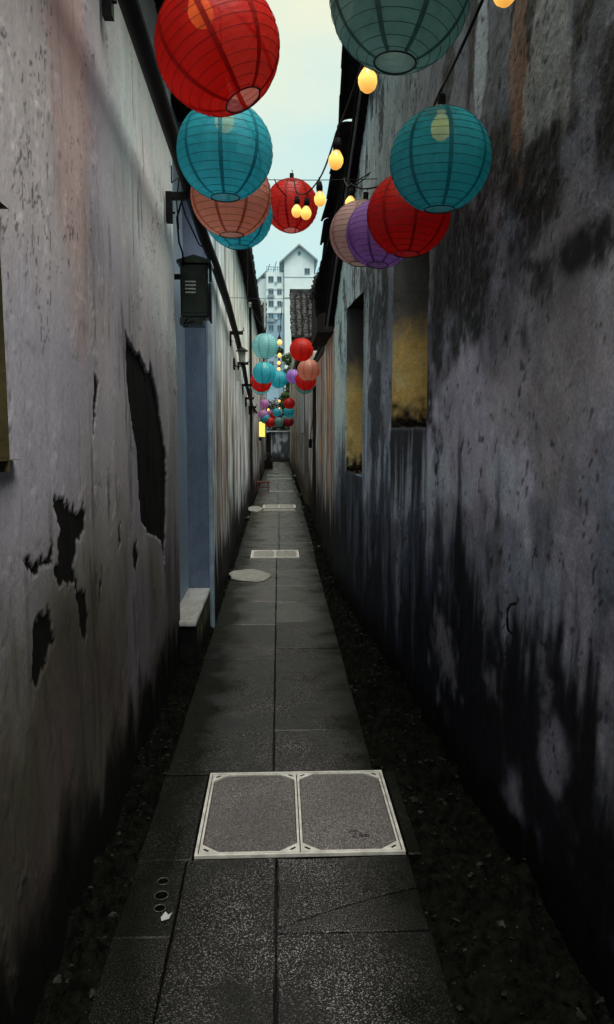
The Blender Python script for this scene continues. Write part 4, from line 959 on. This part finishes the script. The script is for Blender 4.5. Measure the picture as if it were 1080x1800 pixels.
# small wall lantern on the long house
wl = empty('wall_lamp', (-.445, 9.3, 2.33), label='small unlit wall lamp with a pagoda cap on the long left house behind the pipe', cat='wall lamp')
MB().lathe([(.005, .16), (.075, .115), (.078, .105), (.05, .10)], 6).build('cap', M_BLK, wl)
MB().lathe([(.045, .10), (.034, -.02), (.0, -.02)], 6).build('glass', pbr('dusty_glass', (.25, .28, .27), .3), wl)
MB().lathe([(.04, -.022), (.05, -.035), (.02, -.06), (.0, -.07)], 6).build('base', M_BLK, wl)
MB().tube([(-.10, 0, -.05), (-.05, 0, -.09), (0, 0, -.06)], .009, 5).build('arm', M_BLK, wl); MB().box(-.11, -.09, -.03, .03, -.12, .02).build('plate', M_BLK, wl)
MB().box(-.07, -.02, -.02, .04, -.25, -.12).build('small_meter', pbr('pale_meter', (.3, .33, .33), .5), wl)
jb = empty('junction_box', (.54, 11.9, 1.15), label='small black junction box with a curved cable beside the right doorway', cat='junction box')
jb.location = (.54, 12.62, 1.25)
MB().box(-.03, .03, -.05, .05, -.09, .06).build('case', M_BLK, jb); MB().tube([(0, 0, .06), (-.01, -.3, .12), (.0, -.8, .35), (.01, -1.2, .7)], .008, 5).build('cable', M_BLK, jb, smooth=True)

# yellow lamp box
yb = empty('lamp_box', (-.425, 19.2, 1.27), label='glowing yellow rectangular lamp box on the left wall at the far end', cat='lamp')
MB().box(-.075, .075, -.05, .05, 0, .385).build('glowing_panel', M_BOXGLOW, yb); MB().box(-.085, .085, -.06, .06, .387, .41).build('cap', M_BLK, yb); MB().box(-.08, -.02, -.02, .02, -.1, -.002).build('bracket', M_BLK, yb)

# stool
sto = empty('stool', (-.375, 17.6, 0), label='small dark red wooden stool standing by the left wall far down the path', cat='stool')
MB().box(-.15, .15, -.11, .11, .20, .235).build('seat', M_STOOL, sto)
lg = None
for sx in (-1, 1):
    for sy in (-1, 1):
        o = MB().prism([(sx*.13-.014, sy*.095-.014, 0), (sx*.13+.014, sy*.095-.014, 0), (sx*.13+.014, sy*.095+.014, 0), (sx*.13-.014, sy*.095+.014, 0)], (-sx*.015, -sy*.01, .20)).build('leg', M_STOOL, sto)
MB().box(-.12, .12, -.105, -.09, .09, .115).build('stretcher', M_STOOL, sto)
# planters at the far left
pt = empty('planter_box', (-.36, 27.5, 0), label='low black planter box in shadow at the far left end of the path', cat='planter')
MB().box(-.14, .14, -.3, .3, -.03, .30).build('box', M_BLK, pt)
o = bush('potted_plant', (-.36, 27.5, .30), .16, .25, .16, 500, M_LEAFD, 'dark leafy plant growing in the far black planter box', .03, 9, 'plant')

# ================================================================== LANTERNS
LR = .2; T0 = math.asin(.30)
def lprof(t): return LR*math.sin(t), LR*.97*math.cos(t)
NW = 15
def lantern_mesh(mat, smat, res):
    m = MB(); prof = []
    ns = NW*3
    for i in range(ns+1):
        t = T0+(math.pi-2*T0)*i/ns; r_, z_ = lprof(t); k = .991+.009*abs(math.cos(math.pi*i/3)); prof.append((r_*k, z_*k))
    m.lathe(prof, res); me = bpy.data.meshes.new('paper_shade'); me.from_pydata(m.v, [], m.f); me.materials.append(mat)
    me.polygons.foreach_set('use_smooth', [True]*len(me.polygons))
    s = MB(); w_ = .0085; pts = []
    for i in range(25):
        t = T0+(math.pi-2*T0)*i/24; r_, z_ = lprof(t); ww = w_*(.35+.65*math.sin(t)**.6)
        rr = r_*1.006+.0006; pts += [(rr, -ww, z_*1.006), (rr*1.0+.0003, ww, z_*1.006)]
    s.add(pts, [(2*i, 2*i+2, 2*i+3, 2*i+1) for i in range(24)]); ms = bpy.data.meshes.new('seam_strip'); ms.from_pydata(s.v, [], s.f); ms.materials.append(smat)
    return me, ms
hx = []
for i in range(NW*36+1):
    t = T0+(math.pi-2*T0)*i/(NW*36); r_, z_ = lprof(t); a = 2*math.pi*i/36; hx.append(((r_+.0012)*math.cos(a), (r_+.0012)*math.sin(a), z_))
M_WIRE = pbr('dark_wire', (.02, .018, .02), .5, bump=0)
q = MB().tube(hx, .0009, 4); me_wire = bpy.data.meshes.new('wire_helix'); me_wire.from_pydata(q.v, [], q.f); me_wire.materials.append(M_WIRE)
q = MB(); rr = lprof(T0)[0]; q.tube([(rr*math.cos(2*math.pi*k/24), rr*math.sin(2*math.pi*k/24), 0) for k in range(25)], .003, 5)
me_ring = bpy.data.meshes.new('rim_ring'); me_ring.from_pydata(q.v, [], q.f); me_ring.materials.append(M_WIRE)
q = MB().tube([(0, 0, .19), (0, 0, .245)], .016, 10); q.tube([(-.06, 0, .19), (.06, 0, .19)], .0022, 4); q.tube([(0, 0, .245), (.008, 0, .262), (0, 0, .275)], .003, 5)
me_cap = bpy.data.meshes.new('socket'); me_cap.from_pydata(q.v, [], q.f); me_cap.materials.append(M_RUB)
q = MB().lathe([(0.0001, -.044), (.014, -.041), (.026, -.030), (.032, -.012), (.031, .006), (.022, .022), (.014, .032), (.0135, .045)], 14); me_bulb = bpy.data.meshes.new('bulb')
me_bulb.from_pydata(q.v, [], q.f); me_bulb.materials.append(M_GLOW); me_bulb.polygons.foreach_set('use_smooth', [True]*len(me_bulb.polygons))
PAL = {'teal': (.07, .64, .78), 'red': (.85, .028, .018), 'pink': (.92, .42, .32), 'purple': (.56, .32, .86), 'grey teal': (.24, .44, .43), 'pale teal': (.40, .80, .85), 'orchid': (.75, .38, .72), 'crimson': (.60, .02, .04), 'pale pink': (.95, .62, .58)}
LM = {}
for k, c in PAL.items(): LM[k] = lantern_mesh(paper('paper_'+k.replace(' ', '_'), c), paper('seam_'+k.replace(' ', '_'), tuple(v*.55 for v in c), 2), 48)
def lantern(colr, x, y, z, label, group, s=1.0, tilt=(0, 0), spin=0, lit=False):
    t = empty('paper_lantern', (x, y, z), (tilt[0], tilt[1], spin), label, 'lantern', group); t.scale = (s, s, s)
    me, ms = LM[colr]
    for nm, d in (('paper_shade', me), ('wire_helix', me_wire), ('rim_ring', me_ring), ('socket', me_cap)):
        o = bpy.data.objects.new(nm, d); link(o, t)
    o = bpy.data.objects.new('rim_ring', me_ring); o.location = (0, 0, -lprof(T0)[1]); link(o, t)
    [c for c in t.children if c.name.startswith('rim_ring')][0].location = (0, 0, lprof(T0)[1])
    for k in range(8):
        o = bpy.data.objects.new('seam_strip', ms); o.rotation_euler = (0, 0, 2*math.pi*k/8+.2); link(o, t)
    if lit:
        o = bpy.data.objects.new('bulb', me_bulb); o.location = (0, 0, .13); o.scale = (1.25, 1.25, 1.25); link(o, t)
    return t
GN = 'paper lanterns strung over the near alley'; GM = 'paper lanterns halfway down the alley'; GF = 'paper lanterns far down the alley'
for a in (
    ('red', -.19, 2.53, 2.71, 'largest red paper lantern, tilted, nearest at the top left', GN, 1, (-.30, -.36), .5, True),
    ('grey teal', .35, 2.24, 2.72, 'big dull grey green paper lantern cut by the top of the frame', GN, 1, (.03, .08), .9, False),
    ('teal', -.22, 3.26, 2.65, 'teal paper lantern hanging just below the largest red one', GN, 1, (0, 0), 1.35, True),
    ('pink', -.23, 3.83, 2.64, 'salmon pink paper lantern under the front teal one on the left', GN, 1, (0, 0), .25, False),
    ('teal', -.23, 4.51, 2.74, 'teal paper lantern mostly hidden behind the left salmon pink one', GN, 1, (0, 0), .7, False),
    ('red', .10, 5.55, 3.09, 'red paper lantern alone against the sky behind the pair of bulbs', GN, .95, (-.1, .05), .35, False),
    ('teal', 0.533, 2.517, 2.369, 'large teal paper lantern in front of the right stucco wall', GN, 0.820, (0, -.03), 1.36, True),
    ('red', 0.517, 3.018, 2.336, 'red paper lantern behind the large teal one at the right wall', GN, 0.820, (0, .05), .6, False),
    ('purple', 0.492, 3.665, 2.427, 'purple paper lantern between the red and pink ones at the right', GN, 0.820, (0, .15), .9, False),
    ('pale pink', 0.426, 3.862, 2.476, 'pale pink paper lantern at the left end of the right-hand cluster', GN, 0.820, (0, .1), .2, False),
    ('pale teal', -.20, 11.53, 2.74, 'palest blue teal lantern, highest of the middle group on the left', GM, 1, (0, 0), .1, False),
    ('red', 0.296, 9.576, 2.488, 'bright red lantern, highest of the middle group on the right', GM, 0.760, (0, 0), .5, False),
    ('pink', 0.403, 10.024, 2.268, 'salmon pink lantern under the bright red one in the middle group', GM, 0.760, (0, 0), .9, False),
    ('red', 0.395, 10.822, 2.184, 'red lantern peeking out under the salmon pink one in the middle group', GM, 0.760, (0, 0), .3, False),
    ('grey teal', 0.403, 11.552, 2.161, 'teal lantern rim lowest of the middle group on the right', GM, 0.737, (0, 0), .6, False),
    ('purple', 0.274, 13.832, 2.442, 'violet lantern half hidden left of the salmon pink one', GM, 0.684, (0, .1), .1, False),
    ('teal', -.25, 13.21, 2.46, 'bright teal lantern with a white glint, second down on the left of the middle group', GM, 1, (0, 0), .4, True),
    ('red', -.32, 13.89, 2.35, 'red lantern showing a crescent below the bright teal one on the left', GM, 1, (0, 0), .8, False),
    ('pale teal', -.35, 14.9, 2.34, 'pale teal lantern under the left red crescent one', GM, .98, (0, 0), .2, False),
    ('teal', .0, 16.49, 2.56, 'teal lantern at the middle of the alley just below the row of bulbs', GM, 1, (0, 0), .7, False)):
    lantern(*a)
# far group: smaller lanterns
K = .65
for c_, x, y, z, lb in (
    ('orchid', -.57, 30.23, 2.46, 'uppermost orchid lantern in the far group at the left'), ('orchid', -.6, 29.18, 2.01, 'lower orchid lantern in the far group just above the lamp box'),
    ('orchid', -.45, 36.5, 2.18, 'small orchid lantern peeping between purple and red in the far group'), ('teal', -.51, 29.16, 1.85, 'teal lantern under the lower orchid one in the far group'),
    ('red', -.33, 29.13, 1.72, 'lowest red lantern in the far group beside the lamp box'), ('red', -.23, 35.5, 2.04, 'small red lantern above the grey teal one in the far group'),
    ('grey teal', .0, 29.12, 1.72, 'round grey teal lantern at the centre bottom of the far group'), ('teal', -.07, 32.81, 2.17, 'teal lantern at the centre top of the far group under the bushes'),
    ('red', .38, 26.27, 2.35, 'top red lantern of the far right column'), ('teal', .38, 27.62, 2.09, 'second lantern down, teal, in the far right column'),
    ('pale teal', .4, 29.13, 1.9, 'third lantern down, pale green blue, in the far right column'), ('crimson', .4, 29.11, 1.74, 'bottom lantern, dark crimson, of the far right column')):
    lantern(c_, x*K, y*K, 1.5+(z-1.5)*K, lb, GF, K, (0, 0), random.random())

# ================================================================== STRING LIGHTS
def sag(a, b, s_, n=10):
    a = Vector(a); b = Vector(b); return [tuple(a.lerp(b, i/n)-Vector((0, 0, s_*4*(i/n)*(1-i/n)))) for i in range(n)]+[tuple(b)]
def string(name, chain, bulbs, label, r_=.0045, sg=.02):
    t = empty(name, chain[0], label=label, cat='string lights'); o0 = Vector(chain[0]); pts = []
    for a, b in zip(chain[:-1], chain[1:]): pts += sag(a, b, sg*(Vector(b)-Vector(a)).length, 6)
    MB().tube([Vector(p)-o0 for p in pts], r_, 5).build('cable', M_RUB, t, smooth=True)
    for (x, y, z, s_) in bulbs:
        p = Vector((x, y, z))-o0
        o = bpy.data.objects.new('bulb', me_bulb); o.location = p; o.scale = (s_,)*3; o.rotation_euler = (random.uniform(-.12, .12), random.uniform(-.12, .12), 0); link(o, t)
        MB().tube([(0, 0, .034), (0, 0, .058), (0, 0, .085)], [.017, .019, .013], 10).build('socket', M_RUB, o, smooth=True)
        MB().tube([(0, 0, .085), (.004, 0, .10), (0, 0, .108)], .0035, 5).build('hanger', M_RUB, o)
    return t
up = .11
string('string_light', [(.60, .2, 2.95), (.40, 1.6, 2.84), (.30, 2.59, 2.75), (.25, 3.3, 2.745), (.23, 4.18, 2.845), (.17, 4.59, 2.885), (.12, 4.84, 2.965), (.11, 5.1, 3.12)],
       [(.30, 2.59, 2.65, 1), (.25, 3.3, 2.64, 1), (.23, 4.18, 2.74, 1), (.17, 4.59, 2.78, 1), (.12, 4.84, 2.86, 1)], 'string of warm bulbs slanting down the middle of the sky')
string('string_light', [(.66, -.5, 3.0), (0.541, 1.148, 2.648), (0.517, 1.829, 2.582), (0.529, 2.517, 2.587), (0.517, 3.018, 2.558), (0.492, 3.665, 2.648), (0.426, 3.862, 2.693), (0.377, 3.961, 2.746), (.44, 5.1, 3.14)],
       [(0.517, 1.788, 2.492, .86), (0.377, 3.985, 2.664, .85)], 'string of warm bulbs carrying the lanterns by the right wall')
string('string_light', [(-.15, -.5, 3.1), (-.17, 1.4, 3.02), (-.19, 2.53, 2.98), (-.22, 3.26, 2.92), (-.23, 3.83, 2.91), (-.23, 4.51, 3.01), (-.2, 5.1, 3.14)], [], 'string cable holding the column of lanterns on the left')
string('string_light', [(.05, 8.8, 2.95), (.02, 10, 2.74), (.02, 12, 2.76), (.01, 13.5, 2.77), (.01, 15, 2.78), (0, 16.5, 2.84), (.0, 20, 2.9), (.03, 24, 2.5), (.02, 30, 2.40), (.02, 33, 2.5)],
       [(.02, 10, 2.63, 1), (.02, 12, 2.65, 1), (.01, 13.5, 2.66, 1), (.01, 15, 2.67, 1), (.03, 24, 2.36, 1.2), (.03, 30, 2.27, 1.3), (-.30, 22, 2.03, 1.1), (-.05, 26, 1.95, 1.1)], 'long string of small bulbs running away down the middle of the alley')
string('string_light', [(-.2, 5.1, 3.14), (-.35, 8.8, 3.0), (-.2, 11.53, 3.01), (-.25, 13.21, 2.75), (-.32, 13.89, 2.64), (-.36, 15.07, 2.62), (-.4, 20, 2.6), (-.42, 22.6, 2.45)], [], 'thin cable holding the left lanterns of the middle group')
string('string_light', [(.44, 5.1, 3.14), (.36, 8.8, 2.98), (0.296, 9.576, 2.693), (0.380, 10.024, 2.488), (0.395, 10.822, 2.397), (0.380, 12.160, 2.382), (0.274, 13.908, 2.640), (.27, 17.1, 2.10)], [(.479, 10.2, 2.63, .8)], 'thin cable holding the right lanterns of the middle group')
for y_, z_, lb in ((5.1, 3.14, 'thin cross wire between the houses above the lone red lantern'), (8.8, 3.0, 'thin cross wire between the houses at the long left house'), (16.6, 2.9, 'thin cross wire above the centre teal lantern of the middle group'), (22.8, 2.7, 'farthest thin cross wire above the far lantern group')):
    o = MB().tube(sag((-.62, y_, z_), (.66 if y_ < 7 else .56, y_, z_), .015, 12), .0028, 5).build('cross_wire', M_RUB); tag(o, lb, 'wire', 'cross wires holding the strings')
cl = MB(); cl.tube([(.44, 5.08, 3.14), (.50, 5.0, 3.06), (.56, 4.95, 3.09), (.60, 4.98, 3.14), (.52, 5.02, 3.10), (.47, 4.95, 3.03)], .004, 5)
cl.tube([(-.02, 5.1, 3.13), (.0, 5.12, 3.09), (.06, 5.3, 3.08)], .004, 5)
tag(cl.build('wire_loop', M_RUB), 'curly loose end of wire above the pink lantern at the right', 'wire')
